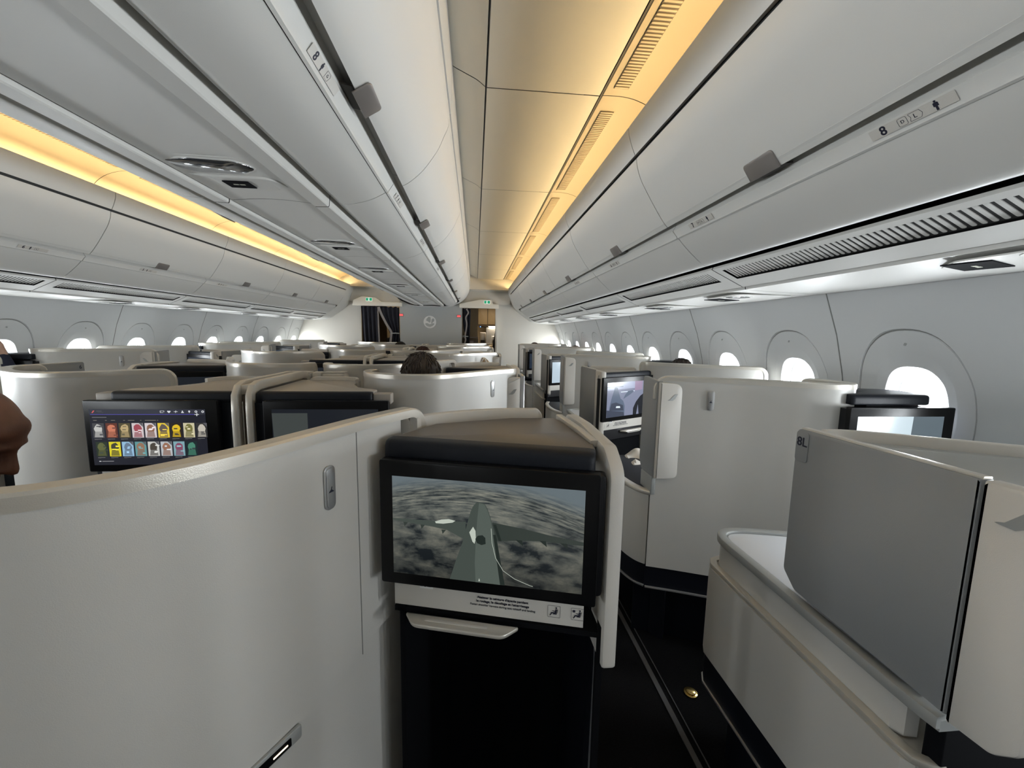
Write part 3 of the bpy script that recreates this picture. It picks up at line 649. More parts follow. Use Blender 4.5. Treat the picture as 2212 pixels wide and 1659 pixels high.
at, T = shell(AL, ALpts, 1.25, 0.10, z0fn=[(0.0, 0.10), (0.90, 1.165)], r0=0.02, r1=0.045, drop=(0, 0.03))
mb = MB(); mb.slab(rnd([(-2.235, 0.73), (-2.10, 0.73), (-2.10, 1.195), (-2.235, 1.195)], [0.03, 0.01, 0.005, 0.03], 6), (0, 2.16, 0), (1, 0, 0), (0, 0, 1), 0.03, 0.006); dp = build('door_post', mb, 'post', AL)
emblem(dp, (-2.17, 2.1298, 1.13), (1, 0, 0), (0, 0, 1), 0.8)
mb = MB(); mb.slab([(-2.0, 0.0), (-1.5, 0.0), (-1.5, 0.10), (-2.0, 0.10)], (0, 2.28, 0), (1, 0, 0), (0, 0, 1), 0.30); build('plinth', mb, 'skirt', AL)
# --- B: shell of the seats along the centre line (the large one in the foreground)
B = thing('seat_shell', 'x', 'seat shell', (-0.45, 0.6, 0))
Bpts = [(-0.845, 0.62), (-0.85, 0.54), (-0.81, 0.475), (-0.72, 0.448), (-0.60, 0.445), (-0.51, 0.463), (-0.445, 0.50), (-0.384, 0.563), (-0.331, 0.646), (-0.277, 0.752), (-0.222, 0.862), (-0.17, 0.945), (-0.125, 1.01)]
at, T = shell(B, Bpts, 1.25, 0.60, z0c=lambda u: 0.695+(0.095*((u-0.55)/0.45) if u > 0.55 else 0), r0=0.04, r1=0.045, drop=(0.02, 0.035), ptrim=0.075)
mb = MB(); mb.box((-0.178, 0.975, 1.155), (-0.128, 1.015, 1.180), 0.003); build('end_bracket', mb, 'silver', B)
BAT, BT = at, T
# --- Ra: aisle-side outboard shell;  Rb: window-side outboard shell
RA = thing('seat_shell', 'x', 'seat shell', (1.2, 1.75, 0))
RApts = [(0.775, 1.664), (0.87, 1.630), (0.972, 1.590), (1.08, 1.545), (1.19, 1.485), (1.285, 1.430), (1.366, 1.403), (1.440, 1.412), (1.476, 1.455), (1.470, 1.55), (1.42, 1.62)]
at, T = shell(RA, RApts, 1.265, 0.40, r0=0.05, r1=0.01, drop=(0.04, 0))
p, nn = at(0.215); hook(RA, (p.x+nn.x*0.001, p.y+nn.y*0.001, 1.169), (-nn.y, nn.x, 0), (0, 0, 1))
# ---------------------------------------------------------------- pictures on the displays
def flat(mb, pts, O, U, V, N, h, mi): mb.add([Vector(O)+U*x+V*y+N*h for x, y in pts], [tuple(range(len(pts)))], mi)
def cloudmat():
    m = bpy.data.materials.new('tail_camera_clouds'); m.use_nodes = True; nt = m.node_tree; b = nt.nodes['Principled BSDF']; Lk = nt.links.new
    b.inputs['Base Color'].default_value = (0, 0, 0, 1); b.inputs['Roughness'].default_value = 0.15; b.inputs['Emission Strength'].default_value = 0.50
    tc = nt.nodes.new('ShaderNodeTexCoord'); sx = nt.nodes.new('ShaderNodeSeparateXYZ'); Lk(tc.outputs['UV'], sx.inputs[0])
    mp = nt.nodes.new('ShaderNodeMapping'); mp.inputs['Scale'].default_value = (4.5, 5, 1); Lk(tc.outputs['UV'], mp.inputs[0])
    n1 = nt.nodes.new('ShaderNodeTexNoise'); n1.inputs['Scale'].default_value = 1.3; n1.inputs['Detail'].default_value = 12; n1.inputs['Roughness'].default_value = 0.60; n1.inputs['Distortion'].default_value = 0.25; Lk(mp.outputs[0], n1.inputs['Vector'])
    # streaks near the curved horizon
    mp2 = nt.nodes.new('ShaderNodeMapping'); mp2.inputs['Scale'].default_value = (7, 40, 1)
    cv = nt.nodes.new('ShaderNodeVectorMath'); cv.operation = 'ADD'
    m1 = nt.nodes.new('ShaderNodeMath'); m1.operation = 'SUBTRACT'; Lk(sx.outputs[0], m1.inputs[0]); m1.inputs[1].default_value = 0.42
    m2 = nt.nodes.new('ShaderNodeMath'); m2.operation = 'MULTIPLY'; Lk(m1.outputs[0], m2.inputs[0]); Lk(m1.outputs[0], m2.inputs[1])
    m3 = nt.nodes.new('ShaderNodeMath'); m3.operation = 'MULTIPLY'; Lk(m2.outputs[0], m3.inputs[0]); m3.inputs[1].default_value = 0.55
    cb = nt.nodes.new('ShaderNodeCombineXYZ'); Lk(m3.outputs[0], cb.inputs[1]); Lk(tc.outputs['UV'], cv.inputs[0]); Lk(cb.outputs[0], cv.inputs[1]); Lk(cv.outputs[0], mp2.inputs[0])
    n2 = nt.nodes.new('ShaderNodeTexNoise'); n2.inputs['Scale'].default_value = 1.0; n2.inputs['Detail'].default_value = 9; n2.inputs['Roughness'].default_value = 0.7; Lk(mp2.outputs[0], n2.inputs['Vector'])
    vv = nt.nodes.new('ShaderNodeSeparateXYZ'); Lk(cv.outputs[0], vv.inputs[0])
    fac = nt.nodes.new('ShaderNodeMapRange'); fac.inputs[1].default_value = 0.55; fac.inputs[2].default_value = 0.85; Lk(vv.outputs[1], fac.inputs[0])
    mixn = nt.nodes.new('ShaderNodeMix'); mixn.data_type = 'FLOAT'; Lk(fac.outputs[0], mixn.inputs[0]); Lk(n1.outputs['Fac'], mixn.inputs[2]); Lk(n2.outputs['Fac'], mixn.inputs[3])
    r = nt.nodes.new('ShaderNodeValToRGB'); e = r.color_ramp.elements; e[0].position = 0.40; e[0].color = (0.020, 0.026, 0.030, 1); e[1].position = 0.66; e[1].color = (0.25, 0.25, 0.205, 1)
    q = e.new(0.5); q.color = (0.105, 0.115, 0.105, 1); Lk(mixn.outputs[0], r.inputs[0])
    sky = nt.nodes.new('ShaderNodeMapRange'); sky.inputs[1].default_value = 0.90; sky.inputs[2].default_value = 1.04; Lk(vv.outputs[1], sky.inputs[0])
    mc = nt.nodes.new('ShaderNodeMix'); mc.data_type = 'RGBA'; Lk(sky.outputs[0], mc.inputs[0]); Lk(r.outputs[0], mc.inputs[6]); mc.inputs[7].default_value = (0.12, 0.15, 0.165, 1)
    # the lower part of the cloud deck is darker than the far part
    lv = nt.nodes.new('ShaderNodeMapRange'); lv.inputs[1].default_value = 0.0; lv.inputs[2].default_value = 0.75; lv.inputs[3].default_value = 0.50; lv.inputs[4].default_value = 1.75; Lk(sx.outputs[1], lv.inputs[0])
    sc = nt.nodes.new('ShaderNodeVectorMath'); sc.operation = 'SCALE'; Lk(mc.outputs[2], sc.inputs[0]); Lk(lv.outputs[0], sc.inputs['Scale']); Lk(sc.outputs[0], b.inputs['Emission Color']); return m
def add_uv(o, O, U, V, w, h):
    me = o.data; uv = me.uv_layers.new(name='UVMap'); org = Vector(o.location); p = o.parent
    while p: org += Vector(p.location); p = p.parent
    for l in me.loops:
        q = Vector(me.vertices[l.vertex_index].co)+org-Vector(O); uv.data[l.index].uv = (q.dot(U)/w, q.dot(V)/h)
PM = {}
def pcol(c, s=1.0):
    k = tuple(round(a, 3) for a in c)+(s,)
    if k not in PM: PM[k] = mat('screen_colour', (0, 0, 0), 0.15, emit=c, es=s)
    return PM[k]
def picture_tail(par, O, U, V, N, w, h):
    mb = MB(); flat(mb, [(0, 0), (w, 0), (w, h), (0, h)], O, U, V, N, 0, 0); d = build('display', mb, cloudmat(), par); add_uv(d, O, U, V, w, h)
    mats = [pcol((0.030, 0.038, 0.033)), pcol((0.050, 0.062, 0.054)), pcol((0.016, 0.022, 0.019)), pcol((0.42, 0.46, 0.40)), pcol((0.075, 0.092, 0.080))]
    q = MB(); X = lambda pts: [(a*w, b*h) for a, b in pts]; F = lambda pts, k, mi: flat(q, X(pts), O, U, V, N, k*0.0002, mi)
    F([(0.0, 0.57), (0.12, 0.575), (0.22, 0.58), (0.40, 0.60), (0.40, 0.42), (0.36, 0.45), (0.30, 0.50), (0.22, 0.52), (0.10, 0.535), (0.0, 0.55)], 1, 1)        # wings
    F([(0.54, 0.62), (0.56, 0.615), (0.70, 0.585), (0.85, 0.54), (1.0, 0.51), (1.0, 0.475), (0.92, 0.475), (0.80, 0.48), (0.68, 0.465), (0.58, 0.44), (0.54, 0.44)], 1, 0)
    F([(0.235, 0.575), (0.27, 0.60), (0.31, 0.612), (0.345, 0.60), (0.33, 0.58), (0.28, 0.56), (0.24, 0.558)], 2, 3)   # sun glint on the inner wing
    F([(0.545, 0.60), (0.56, 0.60), (0.59, 0.44), (0.575, 0.44)], 2, 2)
    for a, b in ((0.27, 0.50), (0.155, 0.53), (0.06, 0.54)): F([(a, b), (a+0.025, b), (a+0.006, b-0.045)], 2, 0)
    for a, b in ((0.66, 0.47), (0.78, 0.485), (0.885, 0.48)): F([(a, b), (a+0.035, b), (a+0.04, b-0.055)], 2, 2)
    body = [(0.315, 0.0), (0.345, 0.18), (0.385, 0.40), (0.405, 0.56), (0.425, 0.70), (0.438, 0.76), (0.455, 0.80), (0.475, 0.81), (0.498, 0.80), (0.515, 0.75), (0.53, 0.67), (0.555, 0.50), (0.585, 0.25), (0.60, 0.0)]
    F(body, 3, 1)
    F([(0.455, 0.0), (0.45, 0.2), (0.455, 0.45), (0.462, 0.65), (0.47, 0.80), (0.498, 0.79), (0.515, 0.73), (0.53, 0.65), (0.55, 0.48), (0.575, 0.25), (0.59, 0.0)], 4, 4)
    F([(0.545, 0.50), (0.56, 0.50), (0.61, 0.0), (0.585, 0.0)], 5, 2)
    F([(0.42, 0.50), (0.44, 0.56), (0.453, 0.52), (0.455, 0.44), (0.448, 0.39), (0.437, 0.41)], 5, 3)
    F([(0.452, 0.44), (0.465, 0.475), (0.49, 0.485), (0.505, 0.46), (0.507, 0.40), (0.485, 0.385), (0.462, 0.40)], 6, 2)
    q.sweep([(-0.0004, 0), (0.0004, 0), (0.0004, 0.0002), (-0.0004, 0.0002)], [Vector(O)+U*(a*w)+V*(b*h)+N*0.0014 for a, b in ((0.535, 0.56), (0.54, 0.42), (0.56, 0.27), (0.60, 0.15), (0.66, 0.08), (0.74, 0.03), (0.755, 0.025))], U, 3)
    F([(0.47, 0.015), (0.474, 0.045), (0.479, 0.015)], 6, 3)
    build('aircraft_picture', q, mats, d); return d
def picture_menu(par, O, U, V, N, w, h):
    mb = MB(); flat(mb, [(0, 0), (w, 0), (w, h), (0, h)], O, U, V, N, 0, 0); d = build('display', mb, pcol((0.014, 0.015, 0.022)), par)
    q = MB(); ms = []; X = lambda pts: [(a*w, (1-b)*h) for a, b in pts]
    def F(pts, c, k=1, s=1.0):
        m = pcol(c, s)
        if m not in ms: ms.append(m)
        flat(q, X(pts), O, U, V, N, k*0.00025, ms.index(m))
    def Rc(x0, y0, x1, y1, c, k=1): F([(x0, y1), (x1, y1), (x1, y0), (x0, y0)], c, k)
    Rc(0, 0, 1, 0.085, (0.028, 0.030, 0.042)); Rc(0.01, 0.088, 0.93, 0.096, (0.09, 0.08, 0.42), 2); Rc(0.93, 0.089, 0.985, 0.094, (0.05, 0.05, 0.06), 2)
    F([(0.022, 0.065), (0.033, 0.065), (0.05, 0.022), (0.038, 0.022)], (0.55, 0.10, 0.10), 2)
    Rc(0.065, 0.028, 0.11, 0.036, (0.10, 0.10, 0.11), 2); Rc(0.075, 0.050, 0.125, 0.057, (0.06, 0.06, 0.07), 2)
    Wt = (0.60, 0.62, 0.64)
    for i in range(7):       # row of small symbols
        cx = 0.625+i*0.059; cy = 0.042
        if i == 0: Rc(cx-0.018, 0.025, cx+0.018, 0.031, Wt, 2); Rc(cx-0.018, 0.055, cx+0.01, 0.061, Wt, 2); Rc(cx-0.018, 0.025, cx-0.014, 0.061, Wt, 2); Rc(cx+0.014, 0.025, cx+0.018, 0.05, Wt, 2)
        elif i == 1: F([(cx, cy+0.026), (cx+0.015, cy), (cx+0.012, cy-0.016), (cx+0.004, cy-0.016), (cx, cy-0.009), (cx-0.004, cy-0.016), (cx-0.012, cy-0.016), (cx-0.015, cy)], Wt, 2)
        elif i == 2: Rc(cx-0.017, cy-0.003, cx+0.017, cy+0.004, Wt, 2); F([(cx-0.004, cy+0.02), (cx+0.001, cy+0.02), (cx+0.005, cy-0.02), (cx, cy-0.02)], Wt, 3)
        elif i == 3: F([(cx-0.012, cy+0.022), (cx+0.012, cy+0.022), (cx+0.009, cy+0.004), (cx-0.009, cy+0.004)], Wt, 2); F([(cx+0.006*math.cos(a), cy-0.008+0.011*math.sin(a)) for a in [k*math.pi/4 for k in range(8)]], Wt, 3)
        elif i == 4: F([(cx, cy+0.026), (cx+0.009, cy-0.004), (cx+0.005, cy-0.02), (cx-0.005, cy-0.02), (cx-0.009, cy-0.004)], Wt, 2)
        else:
            F([(cx+0.012*math.cos(a), cy+0.021*math.sin(a)) for a in [k*math.pi/6 for k in range(12)]], Wt, 2); F([(cx+0.006*math.cos(a), cy+0.010*math.sin(a)) for a in [k*math.pi/6 for k in range(12)]], (0.03, 0.03, 0.045), 3)
    Rc(0.905, 0.088, 0.945, 0.098, Wt, 4); F([(0.921, 0.12), (0.929, 0.12), (0.932, 0.068), (0.926, 0.068)], Wt, 4)
    Rc(0.022, 0.138, 0.145, 0.146, (0.20, 0.20, 0.21), 2)
    for a, b in ((0.03, 0.06), (0.13, 0.145), (0.18, 0.215), (0.285, 0.30), (0.325, 0.38), (0.43, 0.44), (0.47, 0.565), (0.575, 0.585)): Rc(a, 0.192, b, 0.199, (0.24, 0.22, 0.18), 2)
    rows = [[((0.05, 0.05, 0.055), (0.45, 0.45, 0.43)), ((0.10, 0.03, 0.02), (0.50, 0.17, 0.10)), ((0.07, 0.06, 0.03), (0.42, 0.32, 0.16)), ((0.52, 0.46, 0.47), (0.30, 0.06, 0.08)), ((0.55, 0.50, 0.52), (0.22, 0.11, 0.07)), ((0.65, 0.47, 0.04), (0.10, 0.08, 0.07)), ((0.02, 0.015, 0.012), (0.62, 0.42, 0.02)), ((0.50, 0.46, 0.30), (0.16, 0.15, 0.05)), ((0.03, 0.03, 0.03), (0.45, 0.42, 0.36))],
            [((0.02, 0.03, 0.02), (0.10, 0.11, 0.04)), ((0.60, 0.52, 0.02), (0.05, 0.05, 0.03)), ((0.25, 0.42, 0.58), (0.12, 0.17, 0.24)), ((0.10, 0.25, 0.26), (0.25, 0.14, 0.09)), ((0.48, 0.48, 0.46), (0.06, 0.05, 0.04)), ((0.40, 0.42, 0.44), (0.26, 0.13, 0.08)), ((0.18, 0.32, 0.36), (0.20, 0.06, 0.11)), ((0.012, 0.022, 0.025), (0.06, 0.20, 0.14))]]
    rr = random.Random(3)
    for r, row in enumerate(rows):
        y0 = 0.245+r*0.335
        for i, (c, d2) in enumerate(row):
            x0 = 0.018+i*0.1115+(0.012*r); x1 = x0+0.098; y1 = y0+0.262; cx = (x0+x1)/2
            Rc(x0, y0, x1, y1, c, 2)
            F([(cx+0.030*math.cos(a)*(1+0.3*rr.random()), y0+0.10+0.07*math.sin(a)*(1+0.3*rr.random())) for a in [-k*math.pi/5 for k in range(10)]], d2, 3)
            F([(x0+0.012, y1-0.01), (x1-0.012, y1-0.01), (cx+0.03, y0+0.15), (cx-0.028, y0+0.15)], tuple(a*0.6+b*0.25 for a, b in zip(d2, c)), 4)
            for k in range(3): 
                xx = x0+0.02+rr.random()*0.05; yy = y0+0.04+rr.random()*0.17; Rc(xx, yy, xx+0.018+0.02*rr.random(), yy+0.012+0.02*rr.random(), tuple(min(1, b*1.35+0.02) for b in c), 5)
            if i in (3, 4, 5, 8) or (r == 1 and i in (2, 4, 5)): F([(x1-0.035, y0), (x1, y0), (x1, y0+0.07)], (0.09, 0.09, 0.10), 5)
            Rc(x0+0.008, y1+0.018, x0+0.07, y1+0.025, (0.17, 0.17, 0.17), 2); Rc(x0+0.008, y1+0.034, x0+0.035, y1+0.039, (0.07, 0.07, 0.07), 2)
    Rc(0.07, 0.925, 0.17, 0.935, (0.25, 0.25, 0.26), 2); Rc(0.045, 0.924, 0.062, 0.936, Wt, 2)
    build('film_menu_picture', q, ms, d); return d
def picture_film(par, O, U, V, N, w, h):
    mb = MB(); flat(mb, [(0, 0), (w, 0), (w, h), (0, h)], O, U, V, N, 0, 0); d = build('display', mb, pcol((0.20, 0.22, 0.31)), par)
    q = MB(); cs = [(0.36, 0.40, 0.54), (0.05, 0.06, 0.09), (0.012, 0.014, 0.02), (0.30, 0.22, 0.33), (0.10, 0.13, 0.19), (0.75, 0.85, 1.0)]; ms = [pcol(c) for c in cs]
    F = lambda pts, mi, k=1: flat(q, [(a*w, b*h) for a, b in pts], O, U, V, N, k*0.00025, mi)
    F([(0, 0.78), (0.62, 0.80), (0.62, 1), (0, 1)], 0); F([(0, 0.86), (0.35, 0.86), (0.35, 0.88), (0, 0.88)], 4, 2); F([(0.3, 0.70), (0.62, 0.70), (0.62, 0.72), (0.3, 0.72)], 5, 2)
    F([(0.62, 0.72), (0.8, 0.74), (0.8, 1), (0.62, 1)], 3)
    F([(0.05, 0.05), (0.40, 0.0), (0.40, 0.30), (0.36, 0.45), (0.30, 0.52), (0.22, 0.85), (0.16, 0.86), (0.10, 0.55), (0.06, 0.3)], 4, 2); F([(0.06, 0.20), (0.38, 0.16), (0.36, 0.32), (0.20, 0.42), (0.10, 0.40)], 1, 3)
    F([(0.20, 0.26), (0.30, 0.25), (0.29, 0.30), (0.21, 0.31)], 5, 4); F([(0.36, 0.5), (0.52, 0.62), (0.60, 0.70), (0.56, 0.74), (0.46, 0.72), (0.40, 0.62)], 4, 3)
    F([(0.0, 0.0), (0.40, 0.0), (0.38, 0.12), (0.0, 0.22)], 1, 4)
    F([(0.60, 0.0), (0.68, 0.0), (0.71, 0.30), (0.74, 0.0), (1.0, 0.0), (1.0, 0.55), (0.90, 0.70), (0.84, 0.62), (0.76, 0.55), (0.66, 0.38), (0.60, 0.20)], 2, 3); F([(0.86, 0.66), (0.95, 0.66), (0.96, 0.86), (0.90, 0.90), (0.85, 0.82)], 3, 3)
    build('film_picture', q, ms, d); return d
def picture_plain(c, extra=None):
    def fn(par, O, U, V, N, w, h):
        mb = MB(); flat(mb, [(0, 0), (w, 0), (w, h), (0, h)], O, U, V, N, 0, 0)
        if extra:
            for pts, c2 in extra: flat(mb, [(a*w, b*h) for a, b in pts], O, U, V, N, 0.0003, 1)
        return build('display', mb, [pcol(c)]+([pcol(extra[0][1])] if extra else []), par)
    return fn
def monitor(root, L, R, zb, zt, pic, mx_=(0.031, 0.031), mz=(0.026, 0.033), name='monitor', depth=0.022):
    L, R = Vector((*L, 0)), Vector((*R, 0)); U = (R-L).normalized(); V = Vector((0, 0, 1)); N = U.cross(V); w = (R-L).length
    mb = MB(); mb.slab(rnd([(0, zb), (w, zb), (w, zt), (0, zt)], 0.006, 3), L-N*depth, U, V, depth, 0.0025); m = build(name, mb, 'bezel', root)
    O = L+U*mx_[0]+V*(zb+mz[0])+N*0.0008; pic(m, O, U, V, N, w-sum(mx_), zt-zb-sum(mz)); return U, V, N, L, w, m
def seated_symbol(mb, O, U, V, s=1.0, strap=False):
    F = lambda pts, r=0.0006: mb.slab(rnd([(a*s, b*s) for a, b in pts], r*s, 2), O, U, V, 0.0004)
    mb.slab([(0.0042*s+0.0016*s*math.cos(a), 0.0075*s+0.0016*s*math.sin(a)) for a in [k*math.pi/5 for k in range(10)]], O, U, V, 0.0004)
    F([(0.0015, -0.0035), (0.0045, -0.0035), (0.0055, 0.0050), (0.0028, 0.0050)]); F([(0.0075, 0.0050), (0.0062, 0.0050), (0.0050, -0.0055), (-0.002, -0.0055), (-0.002, -0.0042), (0.0035, -0.0042), (0.006, -0.003)])
    F([(-0.0050, -0.0015), (0.0030, -0.0015), (0.0030, -0.0040), (-0.0035, -0.0035), (-0.0065, -0.0085), (-0.0080, -0.0085)]); F([(-0.003, 0.0012), (0.003, -0.0004), (0.003, 0.0008), (-0.003, 0.0022)])
    if strap: F([(-0.0090, 0.0035), (-0.0045, 0.0035), (-0.0045, 0.0080), (-0.0090, 0.0080)]); 
    fr = 0.0115*s
    mb.sweep([(-0.0002, -0.0002), (0.0002, -0.0002), (0.0002, 0.0002), (-0.0002, 0.0002)], [Vector(O)+Vector(U)*a+Vector(V)*b for a, b in rnd([(-fr, -fr), (fr, -fr), (fr, fr), (-fr, fr)], 0.0015)], Vector(U).cross(Vector(V)), closed=True)
def front_strip(root, U, V, N, L, w, z0, z1, full=True, mirror=False, back=0.018):
    """white instruction strip and stowed tray table below the screen"""
    mb = MB(); mb.slab([(0.02, z0), (w-0.022, z0), (w-0.022, z1), (0.02, z1)], L-N*(back+0.02), U, V, 0.02, 0.003); st = build('instruction_strip', mb, 'post', root)
    O = L-N*(back-0.0006)
    mb = MB(); sx = (0.37, 0.418) if not mirror else (0.072, 0.027)
    zc = z0+0.030
    if full:
        seated_symbol(mb, O+U*sx[0]+V*zc, U, V, 1.1); seated_symbol(mb, O+U*sx[1]+V*zc, U, V, 1.1, True); build('seated_symbol', mb, 'ink', st)
        x = 0.262 if not mirror else 0.19
        text('notice_text', 'Abaisser la ceinture d\'épaule pendant', 0.0072, O+U*x+V*(z0+0.041), U, V, 'ink', st, bold=0.00008)
        text('notice_text', 'le roulage, le décollage et l\'atterrissage', 0.0072, O+U*x+V*(z0+0.0325), U, V, 'ink', st, bold=0.00008)
        text('notice_text', 'Fasten shoulder harness during taxi, takeoff and landing', 0.0062, O+U*x+V*(z0+0.024), U, V, 'ink2', st)
        mb = MB(); mb.slab(rect(0.030, 0.016, 0.002), O+U*0.095+V*(z0+0.054), U, V, 0.0006); pl = build('size_placard', mb, 'disc', st)
        mb = MB(); mb.slab(rect(0.003, 0.010), O+U*0.092+V*(z0+0.055)+N*0.0007, U, V, 0.0004); mb.slab(rect(0.006, 0.005), O+U*0.083+V*(z0+0.053)+N*0.0007, U, V, 0.0004); mb.slab(rect(0.009, 0.005), O+U*0.101+V*(z0+0.053)+N*0.0007, U, V, 0.0004); build('placard_symbol', mb, 'ink', pl)
    a, b = (0.045, 0.30) if not mirror else (w-0.30, w-0.045)
    mb = MB(); mb.slab(rnd([(a, 0.0), (b, 0.0), (b-0.03, 0.035), (a+0.03, 0.035)], [0.004, 0.004, 0.03, 0.03], 6), L-N*back+V*(z0-0.014), U, N, 0.010, 0.004); tt = build('tray_table', mb, 'cap', root)
    mb = MB(); mb.slab(rnd([(a+0.06, z0-0.034), (b-0.075, z0-0.034), (b-0.06, z0-0.013), (a+0.045, z0-0.013)], 0.006), L-N*(back-0.012), U, V, 0.010, 0.002); build('table_grip', mb, 'post', tt)
def cushion(root, L, R, z0, z1, d=0.045, name='padded_band', m='dark'):
    L, R = Vector((*L, 0)), Vector((*R, 0)); U = (R-L).normalized(); h = z1-z0; r = min(0.02, h*0.45)
    N = U.cross(Vector((0, 0, 1))); pr = rnd([(-0.002, z0), (d, z0), (d, z1), (-0.002, z1)], [0.002, 0.008, r, 0.002], 5)
    mb = MB(); T = (R-L).length; ps = []
    for i, (s_, k) in enumerate(((0, 0.80), (0.004, 0.93), (0.014, 1.0), (T-0.014, 1.0), (T-0.004, 0.93), (T, 0.80))):
        ps.append([L-N*0+U*s_+N*(a*k if a > 0 else a)+Vector((0, 0, 1))*((b-z0-h/2)*(0.88+0.12*(k-0.8)/0.2)+z0+h/2) for a, b in pr])
    n = len(pr); vs = [p for q in ps for p in q]; fs = [(k*n+i, k*n+(i+1) % n, (k+1)*n+(i+1) % n, (k+1)*n+i) for k in range(5) for i in range(n)]+[tuple(range(n))[::-1], tuple(5*n+i for i in range(n))]
    mb.add(vs, fs); return build(name, mb, m, root, sharp=60)
def tray(root, poly, z, m, t=0.045): mb = MB(); mb.slab(poly, (0, 0, z-t), (1, 0, 0), (0, 1, 0), t, 0.004); return build('top_surface', mb, m, root)
def rim(root, pts, z, h=0.032, t=0.013, r0=0.02, r1=0.02, m='post', name='raised_rim'):
    P = catmull([Vector((a, b, 0)) for a, b in pts], 6); L = path_len(P); T = L[-1]; vs = []; N = normals2(P, 1)
    ss = [s for s in L]; mb = MB()
    dense = sorted(set(L+[r0*(1-math.cos(k*math.pi/12)) for k in range(7)]+[T-r1*(1-math.cos(k*math.pi/12)) for k in range(7)]))
    def at(s):
        for i in range(len(L)-1):
            if s <= L[i+1]+1e-9:
                u = (s-L[i])/max(1e-9, L[i+1]-L[i]); return P[i]+(P[i+1]-P[i])*u, (N[i]+(N[i+1]-N[i])*u).normalized()
        return P[-1], N[-1]
    for s in dense:
        p, nn = at(s); zt = z+h
        if r0 and s < r0: zt -= (r0-math.sqrt(max(0, r0*r0-(r0-s)**2)))*h/r0*0.9
        if r1 and T-s < r1: zt -= (r1-math.sqrt(max(0, r1*r1-(r1-(T-s))**2)))*h/r1*0.9
        q = Vector((p.x-nn.x*t, p.y-nn.y*t)); c = 0.003
        vs += [(p.x, p.y, z-0.05), (p.x, p.y, zt-c), (p.x-nn.x*c, p.y-nn.y*c, zt), (q.x+nn.x*c, q.y+nn.y*c, zt), (q.x, q.y, zt-c), (q.x, q.y, z-0.05)]
    m_ = len(dense); mb.add(vs, [(i*6+k, i*6+(k+1) % 6, (i+1)*6+(k+1) % 6, (i+1)*6+k) for i in range(m_-1) for k in range(6)]+[(0, 1, 2, 3, 4, 5), tuple((m_-1)*6+k for k in range(5, -1, -1))])
    return build(name, mb, m, root, sharp=50)
def footwell(root, L, R, zt, d=0.42, side='LR', m='foot'):
    """dark open box under the screen: back, sides, sill and foot cushion"""
    L, R = Vector((*L, 0)), Vector((*R, 0)); U = (R-L).normalized(); N = U.cross(Vector((0, 0, 1))); w = (R-L).length; mb = MB()
    mb.slab([(0.0, 0.0), (w, 0.0), (w, zt), (0.0, zt)], L-N*d, U, (0, 0, 1), 0.015)
    for x in ((0.0, 0.012), (w-0.012, w)): mb.slab([(0, 0), (d, 0), (d, zt), (0, zt)], L+U*x[1], -N, (0, 0, 1), 0.012)
    mb.slab([(0, 0), (w, 0), (w, d), (0, d)], L-N*d+Vector((0, 0, zt-0.012)), U, N, 0.012)
    b = build('footwell', mb, m, root)
    mb = MB(); mb.slab(rnd([(0.015, 0.02), (w-0.015, 0.02), (w-0.015, d-0.06), (0.015, d-0.06)], 0.02), L-N*d+Vector((0, 0, 0.0)), U, N, 0.34, 0.03); build('foot_cushion', mb, 'dark', root)
